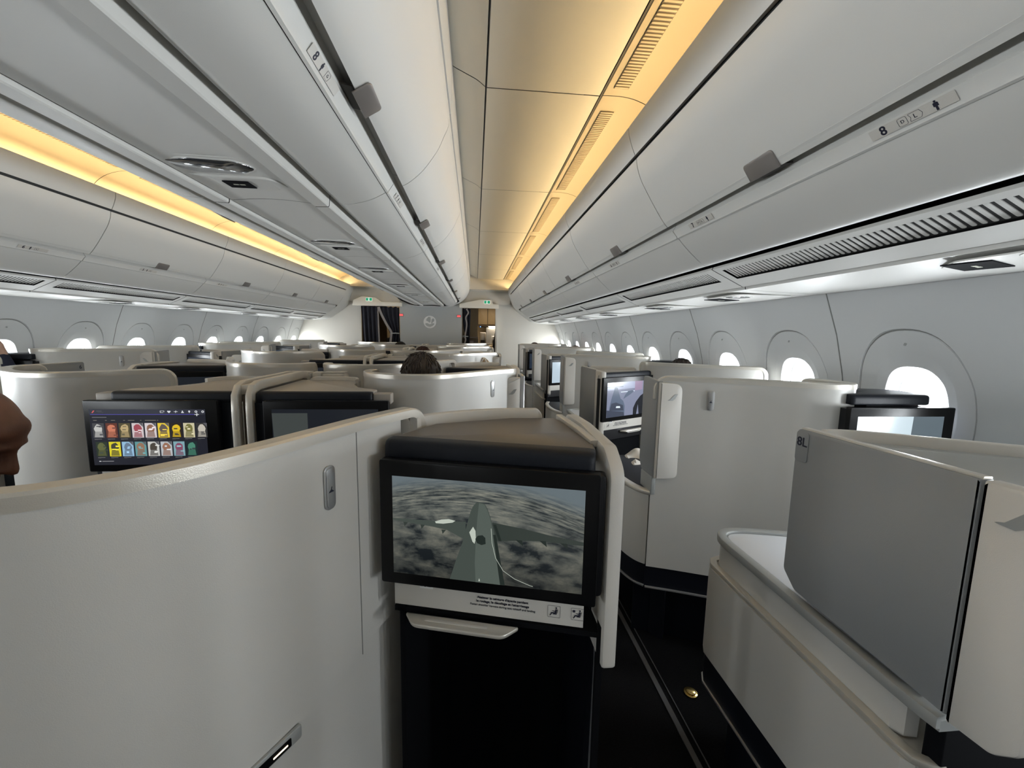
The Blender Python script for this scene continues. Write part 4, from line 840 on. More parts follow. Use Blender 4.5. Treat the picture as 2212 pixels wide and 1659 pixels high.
# ---------------------------------------------------------------- A console (ahead of each aisle-side centre seat)
def console_A(pic, full=True):
    t = thing('monitor_console', 'x', 'seat console', (0.04, 0.9, 0)); L, R = (-0.197, 0.840), (0.240, 0.725)
    U, V, N, Lv, w, m = monitor(t, L, R, 0.896, 1.168, pic, mx_=(0.029, 0.028))
    mb = MB(); mb.slab(rnd([(-0.004, 0.905), (w+0.012, 0.905), (w+0.012, 1.160), (-0.004, 1.160)], 0.01), Lv-N*0.052, U, V, 0.030, 0.004); build('monitor_backing', mb, 'black', t)
    front_strip(t, U, V, N, Lv, w, 0.835, 0.925, full)
    cushion(t, (-0.183, 0.905), (0.246, 0.788), 1.150, 1.2015, d=0.040)
    tray(t, rnd([(-0.181, 0.90), (0.246, 0.785), (0.275, 0.93), (0.222, 1.100), (0.10, 1.102), (-0.02, 1.060), (-0.10, 1.03)], 0.004), 1.2, 'tray')
    rim(t, [(-0.138, 0.985), (-0.115, 1.02), (-0.06, 1.055), (0.0, 1.082), (0.08, 1.10), (0.19, 1.104)], 1.187, h=0.037, t=0.022, r0=0.0, r1=0.02)
    # aisle-side post: rounded top, rail sloping back to the rear corner
    P = [(0.276, 0.735, 0.72), (0.276, 0.735, 1.0)]
    prof = rnd([(0.735, 0.735), (1.20, 0.735), (1.20, 1.13), (0.735, 1.13)], [0.012, 0.012, 0.05, 0.05], 6)
    mb = MB(); mb.slab(rnd([(0.735, 0.75), (0.85, 0.75), (0.85, 1.10), (1.13, 1.10), (1.16, 1.205), (0.98, 1.213), (0.79, 1.207), (0.735, 1.17)], [0.01, 0.02, 0.02, 0.02, 0.04, 0.02, 0.03, 0.05], 5), (0.262, 0, 0), (0, 1, 0), (0, 0, 1), 0.030, 0.006)
    sp = build('side_post', mb, 'post', t); 
    mb = MB(); mb.sweep(rnd([(-0.009, -0.007), (0.009, -0.007), (0.009, 0.007), (-0.009, 0.007)], 0.003, 2), [(0.256, 0.83, 1.200), (0.250, 0.93, 1.203), (0.235, 1.10, 1.203)], (1, 0, 0)); build('inner_rail', mb, 'cap', t)
    mb = MB(); mb.sweep(rnd([(-0.006, -0.014), (0.006, -0.014), (0.006, 0.014), (-0.006, 0.014)], 0.004, 2), catmull([(0.252, 0.80, 0.815), (0.268, 0.805, 0.79), (0.276, 0.808, 0.755), (0.278, 0.810, 0.70), (0.276, 0.81, 0.4), (0.274, 0.81, 0.10)], 4), (1, 0, 0)); build('side_trim', mb, 'silver', t)
    mb = MB(); mb.slab(rnd([(0.82, 0.0), (1.14, 0.0), (1.14, 1.10), (0.82, 1.10), (0.82, 0.80)], [0, 0, 0.02, 0.02, 0.02]), (0.258, 0, 0), (0, 1, 0), (0, 0, 1), 0.016); build('side_panel', mb, 'skirt', t)
    footwell(t, (-0.175, 0.865), (0.255, 0.75), 0.835, d=0.30)
    return t
# ---------------------------------------------------------------- B console pair (ahead of the seats along the centre line)
def console_B(pic, full=True):
    t = thing('monitor_console', 'x', 'seat console', (-0.6, 1.8, 0)); L, R = (-0.800, 1.600), (-0.335, 1.600)
    U, V, N, Lv, w, m = monitor(t, L, R, 0.893, 1.163, pic, mx_=(0.032, 0.038))
    mb = MB(); mb.box((-0.84, 1.625, 0.0), (-0.34, 1.655, 1.15)); build('monitor_backing', mb, 'dark', t)
    front_strip(t, U, V, N, Lv, w, 0.835, 0.92, False, back=0.022)
    cushion(t, (-0.838, 1.66), (-0.405, 1.66), 1.146, 1.1915, d=0.03)
    mb = MB(); mb.box((-0.405, 1.655, 1.140), (-0.335, 1.71, 1.182), 0.004); build('end_block', mb, 'tray2', t)
    tray(t, rnd([(-0.838, 1.66), (-0.405, 1.66), (-0.405, 1.73), (-0.50, 1.80), (-0.545, 1.90), (-0.56, 2.06), (-0.838, 2.06)], 0.004), 1.19, 'tray2')
    rim(t, [(-0.80, 2.045), (-0.72, 2.052), (-0.62, 2.048), (-0.575, 2.02), (-0.555, 1.95)], 1.176, h=0.031, t=0.014, r0=0.03, r1=0.0)
    mb = MB(); mb.box((-0.838, 1.66, 0.0), (-0.55, 2.03, 0.84), 0.0); build('base', mb, 'skirt', t)
    return t
def divider(label, dy=0.0):
    x = CX0; t = thing('centre_divider', label, 'seat divider', (x, 1.9+dy, 0), 'centre dividers'); z = 1.213
    for s_ in (-1, 1):
        mb = MB(); P = [(x+s_*0.026, 2.16+dy, z-0.03), (x+s_*0.026, 2.13+dy, z-0.006), (x+s_*0.026, 2.08+dy, z), (x+s_*0.026, 1.68+dy, z), (x+s_*0.026, 1.645+dy, z-0.010), (x+s_*0.026, 1.628+dy, z-0.035), (x+s_*0.026, 1.625+dy, z-0.10), (x+s_*0.026, 1.625+dy, 0.25)]
        mb.sweep(rnd([(-0.0125, -0.018), (0.0125, -0.018), (0.0125, 0.018), (-0.0125, 0.018)], 0.004, 2), P, (1, 0, 0)); build('post', mb, 'cap', t)
    mb = MB(); mb.box((x-0.018, 1.64+dy, 1.18), (x+0.018, 2.14+dy, z+0.004), 0.003); build('top_cover', mb, 'cap', t)
    mb = MB(); mb.box((x-0.014, 1.645+dy, 0.0), (x+0.014, 2.12+dy, 1.175)); build('sliding_panel', mb, 'galley2', t)
    return t
# ---------------------------------------------------------------- Ra console and doors (outboard suites)
def console_Ra(pic, full=True, wide=False):
    t = thing('monitor_console', 'x', 'seat console', (1.05, 2.7, 0)); L, R = (0.800, 2.455), (1.225, 2.68)
    U, V, N, Lv, w, m = monitor(t, L, R, 0.885, 1.168, pic, mx_=(0.034, 0.034))
    mb = MB(); mb.slab([(0.0, 0.756), (w, 0.756), (w, 1.16), (0.0, 1.16)], Lv-N*0.055, U, V, 0.033); build('monitor_backing', mb, 'black', t)
    front_strip(t, U, V, N, Lv, w, 0.825, 0.915, full, mirror=True)
    q = lambda s_, d: (Lv+U*s_-N*d)
    a, b = q(0.012, 0.045), q(w+0.005, 0.045); cushion(t, (a.x, a.y), (b.x, b.y), 1.152, 1.1965, d=0.03)
    e = [(0.795, 2.50), (1.185, 2.707), (1.15, 2.78), (1.00, 2.865), (0.85, 2.935), (0.795, 2.92)] if not wide else [(0.795, 2.50), (1.185, 2.707), (1.35, 2.70), (1.27, 2.76), (1.00, 2.865), (0.85, 2.935), (0.795, 2.92)]
    tray(t, rnd(e, 0.01), 1.188, 'mark' if wide else 'tray2')
    rim(t, [(0.845, 2.925), (0.95, 2.900), (1.06, 2.855), (1.145, 2.80)]+([(1.25, 2.77), (1.36, 2.70)] if wide else []), 1.178, h=0.030, t=0.016, r1=0.0 if wide else 0.02)
    mb = MB(); mb.slab([(0.01, 0.0), (w-0.05, 0.0), (w-0.05, 0.825), (0.01, 0.825)], Lv-N*0.075, U, V, 0.02); build('footwell', mb, 'foot', t)
    mb = MB(); mb.slab(inset(e[::1], 0.02) if area2(e) > 0 else e, (0, 0, 0.755), (1, 0, 0), (0, 1, 0), 0.39); build('base', mb, 'skirt', t)
    return t
def console_Rb(pic):
    t = thing('monitor_console', 'x', 'seat console', (1.6, 1.45, 0)); L, R = (1.375, 1.352), (1.803, 1.352)
    U, V, N, Lv, w, m = monitor(t, L, R, 0.905, 1.183, pic, mx_=(0.03, 0.045))
    mb = MB(); mb.box((1.38, 1.377, 0.76), (1.80, 1.41, 1.175)); build('monitor_backing', mb, 'black', t)
    cushion(t, (1.40, 1.41), (1.722, 1.41), 1.188, 1.228, d=0.035)
    tray(t, rnd([(1.385, 1.41), (1.722, 1.41), (1.74, 1.52), (1.69, 1.555), (1.49, 1.60), (1.49, 1.45)], 0.01), 1.227, 'dark', t=0.03)
    mb = MB(); mb.box((1.50, 1.415, 0.76), (1.72, 1.54, 1.19)); mb.box((1.785, 1.38, 0.0), (1.825, 1.54, 1.17)); build('base', mb, 'skirt', t)
    return t
def door(label, x, ya, yb, group, z0=0.772, z1=1.20, seat=None, gp=0.80):
    """sliding aisle door: grey panel from ya back to the light end section at yb (ya > yb)"""
    t = thing('suite_door', label, 'door', (x, (ya+yb)/2, 0), group); ys = yb+(ya-yb)*(1-gp) ; th = 0.024
    mb = MB(); poly = [(ys+0.002, z0-0.006), (ya-0.04, z0), (ya, z0+0.035), (ya, z1), (ys+0.002, z1+0.004)]
    mb.slab(rnd(poly, [0.002, 0.02, 0.02, 0.014, 0.002], 5), (x+th, 0, 0), (0, -1, 0), (0, 0, 1), th, 0.005) if False else mb.slab(rnd([(-a, b) for a, b in poly], [0.002, 0.02, 0.02, 0.014, 0.002], 5), (x+th, 0, 0), (0, -1, 0), (0, 0, 1), th, 0.005)
    p = build('door_panel', mb, 'plate', t)
    mb = MB(); mb.sweep(rnd([(-0.008, -0.004), (0.008, -0.004), (0.008, 0.003), (-0.008, 0.003)], 0.002, 2), [(x+th/2, ya-0.012, z1+0.001), (x+th/2, ys+0.003, z1+0.005)], (1, 0, 0)); build('top_edge', mb, 'cap', t)
    poly = [(yb, z0+0.02), (yb+0.03, z0-0.008), (ys-0.002, z0-0.012), (ys-0.002, z1+0.004), (yb, z1+0.006)]
    mb = MB(); mb.slab(rnd([(-a, b) for a, b in poly], [0.02, 0.02, 0.002, 0.002, 0.012], 5), (x+th+0.006, 0, 0), (0, -1, 0), (0, 0, 1), th+0.009, 0.006); e = build('end_section', mb, 'post', t)
    emblem(e, (x-0.0032, (yb+ys)/2-0.002, z1-0.036), (0, -1, 0), (0, 0, 1), 0.95)
    if seat:
        mb = MB(); mb.slab(rect(0.036, 0.072, 0.008), (x-0.0004, ya-0.021, z1-0.041), (0, -1, 0), (0, 0, 1), 0.0012, 0.0004); tg = build('seat_tag', mb, 'plate', t)
        text('seat_number', seat, 0.030, (x-0.0022, ya-0.0215, z1-0.030), (0, -1, 0), (0, 0, 1), 'ink', tg, bold=0.0003)
    return t
def stowed_door():
    t = thing('suite_door', 'x', 'door', (0.80, 1.67, 0)); z0, z1 = 0.820, 1.239
    mb = MB(); mb.slab(rnd([(-1.802, z0+0.04), (-1.770, z0-0.005), (-1.648, z0), (-1.648, z1+0.003), (-1.802, z1+0.012)], [0.01, 0.03, 0.003, 0.003, 0.01]), (0.796, 0, 0), (0, -1, 0), (0, 0, 1), 0.022, 0.004); build('door_panel', mb, 'plate', t)
    mb = MB(); mb.slab(rnd([(0.776, z0), (0.876, z0), (0.876, z1-0.005), (0.776, z1)], [0.004, 0.03, 0.045, 0.004], 6), (0, 1.650, 0), (1, 0, 0), (0, 0, 1), 0.022, 0.006); e = build('end_section', mb, 'post', t)
    emblem(e, (0.830, 1.6275, z1-0.062), (1, 0, 0), (0, 0, 1), 0.78)
    mb = MB(); mb.box((0.772, 1.655, 0.738), (0.792, 1.77, 0.82), 0.004); build('hinge_block', mb, 'mark', t)
    return t
def trimline(root, P, z, name='trim_line'): 
    mb = MB(); mb.sweep(rnd([(-0.005, -0.004), (0.005, -0.004), (0.005, 0.004), (-0.005, 0.004)], 0.002, 2), [(a, b, z) for a, b in P], normals3(P)); return build(name, mb, 'silver', root)
def normals3(P):
    out = []
    for i in range(len(P)):
        t = (Vector(P[min(i+1, len(P)-1)])-Vector(P[max(i-1, 0)])).normalized(); out.append(Vector((t.y, -t.x, 0)))
    return out
def skin(P, z0, z1, t=0.02):
    """thin upright wall following plan points; outer face to the right-hand side of the path"""
    mb = MB(); N = normals3(P); vs = []
    for (a, b), n in zip(P, N): vs += [(a, b, z0), (a, b, z1), (a-n.x*t, b-n.y*t, z1), (a-n.x*t, b-n.y*t, z0)]
    m = len(P); mb.add(vs, [(i*4+k, i*4+(k+1) % 4, (i+1)*4+(k+1) % 4, (i+1)*4+k) for i in range(m-1) for k in range(4)]+[(0, 1, 2, 3), ((m-1)*4+3, (m-1)*4+2, (m-1)*4+1, (m-1)*4)]); return mb
# the shell of the aisle-side outboard seat carries its base, kick panel and armrest
pr = [(p.x, p.y) for p in catmull([Vector((a, b, 0)) for a, b in RApts[:8]], 4)]
build('kick_panel', skin([(a, b+0.008) for a, b in pr], 0.302, 0.405), 'skirt', RA); trimline(RA, pr, 0.302)
build('plinth', skin([(a, b+0.12) for a, b in pr], 0.0, 0.302), 'skirt', RA)
ARM = [(0.734, 2.219), (0.704, 2.109), (0.694, 1.981), (0.699, 1.862), (0.715, 1.77), (0.741, 1.706), (0.772, 1.671)]
ar = [(p.x, p.y) for p in catmull([Vector((a, b, 0)) for a, b in ARM], 5)]
def armrest(root):
    build('side_panel', skin(ar, 0.405, 0.735, 0.03), 'shell', root); mb = MB(); mb.sweep(rnd([(-0.017, -0.010), (0.017, -0.010), (0.017, 0.010), (-0.017, 0.010)], 0.006, 3), [(a+0.014, b, 0.742) for a, b in ar], normals3(ar)); build('armrest_edge', mb, 'cap', root)
    mb = MB(); poly = [(a+0.012, b+0.01) for a, b in ar]+[(0.93, 1.70), (0.93, 2.219)]; mb.slab(poly, (0, 0, 0.718), (1, 0, 0), (0, 1, 0), 0.03, 0.006); build('armrest_pad', mb, 'dark', root)
    build('kick_panel', skin([(a+0.006, b) for a, b in ar], 0.302, 0.405), 'skirt', root); trimline(root, ar, 0.302); build('plinth', skin([(a+0.12, b+0.03) for a, b in ar], 0.0, 0.302), 'skirt', root)
armrest(RA)
# console with table top beside each window-side outboard seat
def side_console():
    t = thing('side_console', 'x', 'seat console', (0.88, 0.88, 0)); x0 = 0.763
    def strip(name, z0, z1, x, ya, yb, m, t_=0.02):
        P = [Vector((x+0.10, ya+0.004, 0)), Vector((x+0.05, ya+0.003, 0)), Vector((x+0.015, ya-0.010, 0)), Vector((x, ya-0.04, 0))]+[Vector((x, ya-0.04+(yb+0.02-ya+0.04)*k/4, 0)) for k in range(1, 5)]+[Vector((x+0.012, yb+0.004, 0)), Vector((x+0.035, yb, 0))]
        P = [(p.x, p.y) for p in P]; return build(name, skin(P, z0, z1, t_), m, t), P
    strip('outer_panel', 0.392, 0.689, x0, 1.212, 0.557, 'shell')
    _, P = strip('kick_panel', 0.288, 0.392, x0+0.006, 1.209, 0.557, 'skirt'); trimline(t, P, 0.286)
    mb = MB(); mb.slab([(x0+0.10, 0.58), (1.12, 0.58), (1.12, 1.16), (x0+0.10, 1.16)], (0, 0, 0), (1, 0, 0), (0, 1, 0), 0.68); build('plinth', mb, 'skirt', t)
    P = [(x0+0.10, 1.216), (x0+0.05, 1.215), (x0+0.015, 1.203), (x0, 1.175), (x0, 1.02), (x0, 0.836), (x0, 0.70), (x0, 0.594), (x0+0.004, 0.568), (x0+0.02, 0.553), (x0+0.04, 0.55)]
    mb = MB(); mb.sweep(rnd([(-0.014, -0.008), (0.008, -0.008), (0.008, 0.006), (-0.014, 0.008)], 0.004, 2), [(a+0.010, b, 0.696) for a, b in P], normals3(P)); build('ledge', mb, 'cap', t)
    mb = MB(); mb.slab([(a+0.005, b) for a, b in P]+[(1.02, 0.55), (1.02, 1.216)], (0, 0, 0.685), (1, 0, 0), (0, 1, 0), 0.012); build('ledge_top', mb, 'cap', t)
    strip('inset_panel', 0.700, 0.774, 0.786, 1.198, 0.599, 'shell')
    C = [(1.021, 1.172), (0.929, 1.193), (0.864, 1.204), (0.822, 1.2), (0.795, 1.181), (0.782, 1.147), (0.78, 1.096), (0.78, 0.929), (0.78, 0.743), (0.78, 0.594), (0.785, 0.543)]
    cc = [(p.x, p.y) for p in catmull([Vector((a, b, 0)) for a, b in C], 4)]
    mb = MB(); mb.sweep(rnd([(-0.016, -0.014), (0.010, -0.014), (0.010, 0.008), (-0.016, 0.014)], 0.004, 2), [(a, b, 0.791) for a, b in cc], normals3(cc)); build('edge_band', mb, 'mark', t)
    full = cc+[(1.12, 0.543), (1.12, 1.147)]
    mb = MB(); mb.slab(full, (0, 0, 0.775), (1, 0, 0), (0, 1, 0), 0.020); build('top_frame', mb, 'mark', t)
    mb = MB(); mb.slab(inset(full, 0.022), (0, 0, 0.793), (1, 0, 0), (0, 1, 0), 0.006, 0.001); build('table_top', mb, 'table', t)
    mb = MB(); mb.box((0.80, 0.545, 0.0), (1.15, 0.575, 0.773), 0.004); build('end_block', mb, 'foot', t)
    return t
# window-side shell
RB = thing('seat_shell', 'x', 'seat shell', (1.5, 2.45, 0))
RBpts = [(1.170, 2.80), (1.180, 2.725), (1.225, 2.665), (1.31, 2.60), (1.45, 2.515), (1.58, 2.44), (1.70, 2.375), (1.785, 2.34)]
shell(RB, RBpts, 1.255, 0.3, r0=0.035, r1=0.045, drop=(0.02, 0.05)); build('plinth', skin([(p[0], p[1]+0.05) for p in RBpts], 0.0, 0.3), 'skirt', RB)
# ---------------------------------------------------------------- foreground shell details
bp = [Vector((p.x, p.y)) for p in catmull([Vector((a, b, 0)) for a, b in Bpts], 8)]
def on_path(ratio):
    """point of the foreground shell where x/y equals ratio, with its outward normal"""
    N = normals2(bp, 1)
    for i in range(len(bp)-1):
        r0, r1 = bp[i].x/bp[i].y, bp[i+1].x/bp[i+1].y
        if r0 <= ratio <= r1:
            u = (ratio-r0)/(r1-r0); p = bp[i]+(bp[i+1]-bp[i])*u; n = (N[i]+(N[i+1]-N[i])*u).normalized(); return p, n
low = [(p.x-n.x*0.012, p.y-n.y*0.012) for p, n in zip(bp, normals2(bp, 1))]
build('lower_panel', skin(low, 0.12, 0.80, 0.018), 'shell', B)
near_only = []
p, n = on_path(-0.356); near_only.append(hook(B, (p.x+n.x*0.001, p.y+n.y*0.001, 1.138), (-n.y, n.x, 0), (0, 0, 1)))
p, n = on_path(-0.287); mb = MB(); mb.box((p.x-0.0008, p.y-0.0008, 0.735), (p.x+0.0009, p.y+0.0009, 1.2275)); mb.v = [(x+n.x*0.0004, y+n.y*0.0004, z) for x, y, z in mb.v]; near_only.append(build('panel_joint', mb, 'groove', B))
# switch strip low on the shell, lit marks on black glass
P1, n1 = on_path(-0.455); P2, n2 = on_path(-0.70); U = Vector((P1.x-P2.x, P1.y-P2.y, 0)).normalized(); n3 = Vector((U.y, -U.x, 0)); O = Vector((P1.x, P1.y, 0.718))-U*0.09+n3*0.001
mb = MB(); mb.slab(rnd([(-0.09, -0.012), (0.09, -0.012), (0.09, 0.015), (-0.09, 0.015)], [0.006]*4), O, U, (0, 0, 1), 0.008, 0.003); sw = build('switch_strip', mb, 'mark', B)
mb = MB(); mb.slab(rnd([(-0.085, -0.0075), (0.068, -0.0075), (0.068, 0.008), (-0.085, 0.008)], 0.002), O+n3*0.0081, U, (0, 0, 1), 0.0012); gl = build('glass_cover', mb, 'bezel', sw)
mb = MB(); mb.slab(rect(0.026, 0.0028, 0.001), O+n3*0.0095+U*0.048, U, (0, 0, 1), 0.0004); mb.slab(rect(0.010, 0.006, 0.002), O+n3*0.0095+U*0.008, U, (0, 0, 1), 0.0004); mb.slab(rect(0.012, 0.0028, 0.001), O+n3*0.0095-U*0.01, U, (0, 0, 1), 0.0004); build('lit_marks', mb, emis('lit_mark', (1.0, 0.80, 0.55), 3.0), gl)
# ---------------------------------------------------------------- set out the rows
WRD = ['nearest', 'second', 'third', 'farthest']
A['label'] = 'curved centre seat shell ahead of the foreground screen, dark hair above'; A['group'] = 'aisle-side centre seat shells, right'
ahead = ['first', 'second', 'third', 'fourth']
for k in range(1, 4): dup(A, 'curved centre seat shell on the right aisle, %s row ahead of the nearest' % ahead[k], PER*k, group='aisle-side centre seat shells, right')
AL['label'] = 'curved shell of the centre seat on the left aisle, nearest of its kind'; AL['group'] = 'aisle-side centre seat shells, left'
for k in range(1, 4): dup(AL, 'curved centre seat shell on the left aisle, %s row ahead of the nearest' % ahead[k-1], PER*k, group='aisle-side centre seat shells, left')
B['label'] = 'large curved seat shell filling the lower left foreground, with coat hook and lit switch strip'; B['group'] = 'seat shells along the centre line, right'
nm = ('coat_hook', 'panel_joint', 'switch_strip')
for k in range(1, 4): dup(B, 'curved shell right of the centre line, %s row ahead of the foreground one' % ahead[k-1], PER*k, group='seat shells along the centre line, right', skip=nm)
for k in range(0, 4): dup(B, 'curved seat shell left of the centre line, %s row of its kind' % ahead[k], PER*k, True, 'seat shells along the centre line, left', skip=nm)
RA['label'] = 'tall pale outboard shell on the right aisle, with coat hook and dark kick panel'; RA['group'] = 'outboard aisle-side shells, right'
for k in range(1, 4): dup(RA, 'pale shell of an outboard seat on the right aisle, %s row of its kind' % ahead[k], PER*k, group='outboard aisle-side shells, right')
for k in range(1, 4): dup(RA, 'pale shell of an outboard seat on the left aisle, %s row of its kind' % ahead[k], PER*k, True, 'outboard aisle-side shells, left')
RB['label'] = 'pale shell of the window seat behind the tall right outboard shell'; RB['group'] = 'window-side shells, right'
for k in range(1, 4): dup(RB, 'pale shell of a window seat by the right wall, %s row of its kind' % ahead[k], PER*k, group='window-side shells, right')
for k in range(0, 4): dup(RB, 'pale shell of a window seat by the left wall, %s row of its kind' % ahead[k], PER*k, True, 'window-side shells, left')
t = console_A(picture_tail); t['label'] = 'foreground seat console whose screen shows the tail camera view of the aircraft over clouds'; t['group'] = 'consoles of the aisle-side centre seats, right'
offp = picture_plain((0.010, 0.012, 0.016)); t = console_A(offp, False)
t.location.y += PER; t['label'] = 'console with black padded band just beyond the dark-haired passenger'; t['group'] = 'consoles of the aisle-side centre seats, right'; A2 = t
for k in range(2, 4): dup(A2, 'console of a centre seat on the right aisle, %s row of its kind' % ahead[k], PER*(k-1), group='consoles of the aisle-side centre seats, right')
for k in range(1, 4): dup(A2, 'console of a centre seat on the left aisle, %s row of its kind' % ahead[k], PER*(k-1), True, 'consoles of the aisle-side centre seats, left')
b1 = console_B(picture_plain((0.012, 0.014, 0.018), [([(0.02, 0.0), (0.33, 0.0), (0.33, 0.93), (0.0, 0.93)], (0.045, 0.052, 0.050))])); b1['label'] = 'centre console right of the double post, its dark screen painted with a grey fabric reflection'; b1['group'] = 'centre line consoles, right'  # the grey reflection is a patch painted on the display
for k in range(1, 4): dup(b1, 'centre line console on the right of its divider, %s row of its kind' % ahead[k], PER*k, group='centre line consoles, right')
b2 = dup(b1, 'centre console left of the double post, its screen showing rows of film posters', 0, True, 'centre line consoles, left', skip=('monitor',))
for k in range(1, 4): dup(b1, 'centre line console on the left of its divider, %s row of its kind' % ahead[k], PER*k, True, 'centre line consoles, left')
# the lit film menu is built unmirrored
mtmp = MB(); Lm = (mx(-0.335), 1.600); Rm = (mx(-0.800), 1.600)
holder = b2; sc = b2.scale.copy(); b2.scale = (1, 1, 1)
monitor(holder, Lm, Rm, 0.893, 1.163, picture_menu, mx_=(0.020, 0.045))
for c in kids(b2):
    if c.name.startswith('monitor') and 'backing' not in c.name: c.location.x *= -1; c.scale = (-1, 1, 1)
b2.scale = sc
for k in range(4): divider('twin-post divider with sloping top between centre consoles, %s row' % WRD[k], PER*k)
r1 = console_Ra(picture_film); r1['label'] = 'outboard console on the right aisle, its screen showing a film scene beside the tall shell'; r1['group'] = 'outboard aisle-side consoles, right'
rr2 = console_Ra(picture_plain((0.42, 0.52, 0.60)), False); rr2.location.y += PER; rr2['label'] = 'outboard console on the right aisle with a plain pale blue screen'; rr2['group'] = 'outboard aisle-side consoles, right'
rr3 = console_Ra(picture_plain((0.012, 0.02, 0.035), [([(0.1, 0.3), (0.35, 0.6), (0.32, 0.5), (0.2, 0.2)], (0.10, 0.20, 0.28))]), False); rr3.location.y += PER*2; rr3['label'] = 'outboard console on the right aisle with a dark blue map on its screen'; rr3['group'] = 'outboard aisle-side consoles, right'
for k in range(1, 4): dup(rr3, 'outboard console on the left aisle, %s row of its kind' % ahead[k], PER*(k-2), True, 'outboard aisle-side consoles, left')
rn = thing('console_top', 'grey console top with a beige raised rim behind the 8L door panel', 'seat console', (1.1, 0.8, 0))
e = [(0.822, 0.557), (1.486, 0.557), (1.486, 0.631), (1.263, 0.692), (1.068, 0.803), (0.929, 0.878), (0.854, 0.905), (0.822, 0.891)]
tray(rn, rnd(e, 0.01), 1.187, 'mark'); rim(rn, [(0.859, 0.915), (0.919, 0.915), (1.003, 0.878), (1.114, 0.813), (1.226, 0.748), (1.346, 0.696), (1.504, 0.65)], 1.175, h=0.030, t=0.018, r1=0.0)
mb = MB(); mb.slab(inset(e, 0.012), (0, 0, 0.80), (1, 0, 0), (0, 1, 0), 0.345); build('base', mb, 'plate', rn)
# unseen shells added around the camera to block light from the foreground
dup(A, 'unseen seat shell added directly behind the camera to block light', -PER-0.25, group='shells behind the camera')
dup(B, 'unseen light-blocking seat shell added right of the centre line, behind the camera', -PER, group='shells behind the camera', skip=nm)
dup(B, 'unseen light-blocking seat shell added left of the centre line, behind the camera', -PER, True, 'shells behind the camera', skip=nm)
dup(RA, 'unseen outboard seat shell on the left beside the camera', 0, True, 'shells behind the camera')
w1 = console_Rb(picture_plain((0.10, 0.13, 0.15), [([(0.0, 0.0), (0.62, 0.0), (0.64, 1.0), (0.0, 1.0)], (0.55, 0.66, 0.72))])); w1['label'] = 'dark shelf and screen with a painted bright reflection under the large near window'; w1['group'] = 'window-side consoles, right'  # bright patch: a reflection painted as screen glow
for k in range(1, 4): dup(w1, 'window-side console by the right wall, %s row of its kind' % ahead[k], PER*k, group='window-side consoles, right')
for k in range(1, 4): dup(w1, 'window-side console by the left wall, %s row of its kind' % ahead[k], PER*k, True, 'window-side consoles, left')
sd = stowed_door(); sd['label'] = 'folded door with emblem at the aisle end of the tall right outboard shell'; sd['group'] = 'folded outboard doors, right'
for k in range(1, 4): dup(sd, 'folded door at the aisle end of a right outboard shell, %s row of its kind' % ahead[k], PER*k, group='folded outboard doors, right')
for k in range(1, 4): dup(sd, 'folded door at the aisle end of a left outboard shell, %s row of its kind' % ahead[k], PER*k, True, 'folded outboard doors, left')
door('large grey sliding door panel marked 8L with a light end section, right foreground', 0.78, 0.902, 0.444, 'open sliding doors, right', z0=0.819, z1=1.216, seat='8L')
for k, (ya, yb) in enumerate(((2.98, 2.47), (4.82, 4.31), (6.66, 6.15))):
    d = door('grey sliding door standing open on the right aisle, %s beyond the 8L panel' % ahead[k], 0.79, ya, yb, 'open sliding doors, right', gp=0.74)
    dl = dup(d, 'grey sliding door panel standing open on the left aisle, %s row of its kind' % ahead[k], -0.07, True, 'open sliding doors, left')
    if k == 0:
        dl['label'] = 'grey sliding door panel marked 6 on the left aisle'; dl.scale = (1, 1, 1); xo = mx(0.79)+0.0006
        tx = text('seat_number', '6', 0.034, (xo, ya-0.07-0.030, 1.168), (0, 1, 0), (0, 0, 1), 'ink', dl, bold=0.0004); dl.scale = (-1, 1, 1); tx.scale = (-1, 1, 1); tx.location.x *= -1
s1 = side_console(); s1['label'] = 'low side console with a white table top below the 8L door panel'; s1['group'] = 'side consoles, right'
for k in range(1, 4): dup(s1, 'low side console with white table top, right aisle, %s row beyond the nearest' % ahead[k], PER*k+0.33, group='side consoles, right')
for k in range(1, 4): dup(s1, 'low side console with white table top on the left aisle, %s row' % ahead[k], PER*k+0.33, True, 'side consoles, left')
# paired boxes ahead of the centre consoles
for k in range(3):
    for q, (xa, xb, wd) in enumerate(((-0.965, -0.845, 'left'), (-0.790, -0.672, 'right'))):
        t = thing('storage_box', 'beige rounded box just %s of the centre line, %s row' % (wd, WRD[k]), 'storage box', ((xa+xb)/2, 2.26+PER*k, 0), 'centre line storage boxes')
        mb = MB(); mb.box((xa, 2.175+PER*k, 0.0), (xb, 2.25+PER*k, 1.212), 0.012); build('box_body', mb, 'post', t)
        mb = MB(); mb.box((xa+0.005, 2.18+PER*k, 1.21), (xb-0.005, 2.245+PER*k, 1.217), 0.003); build('lid', mb, 'post', t)
    t = thing('hinge_cover', 'silver curved cover joining the two beige boxes, %s row' % WRD[k], 'cover', (-0.885, 2.26+PER*k, 0), 'hinge covers')
    mb = MB(); mb.box((-0.842, 2.185+PER*k, 0.0), (-0.793, 2.245+PER*k, 1.216), 0.01); build('cover_body', mb, 'cap', t)
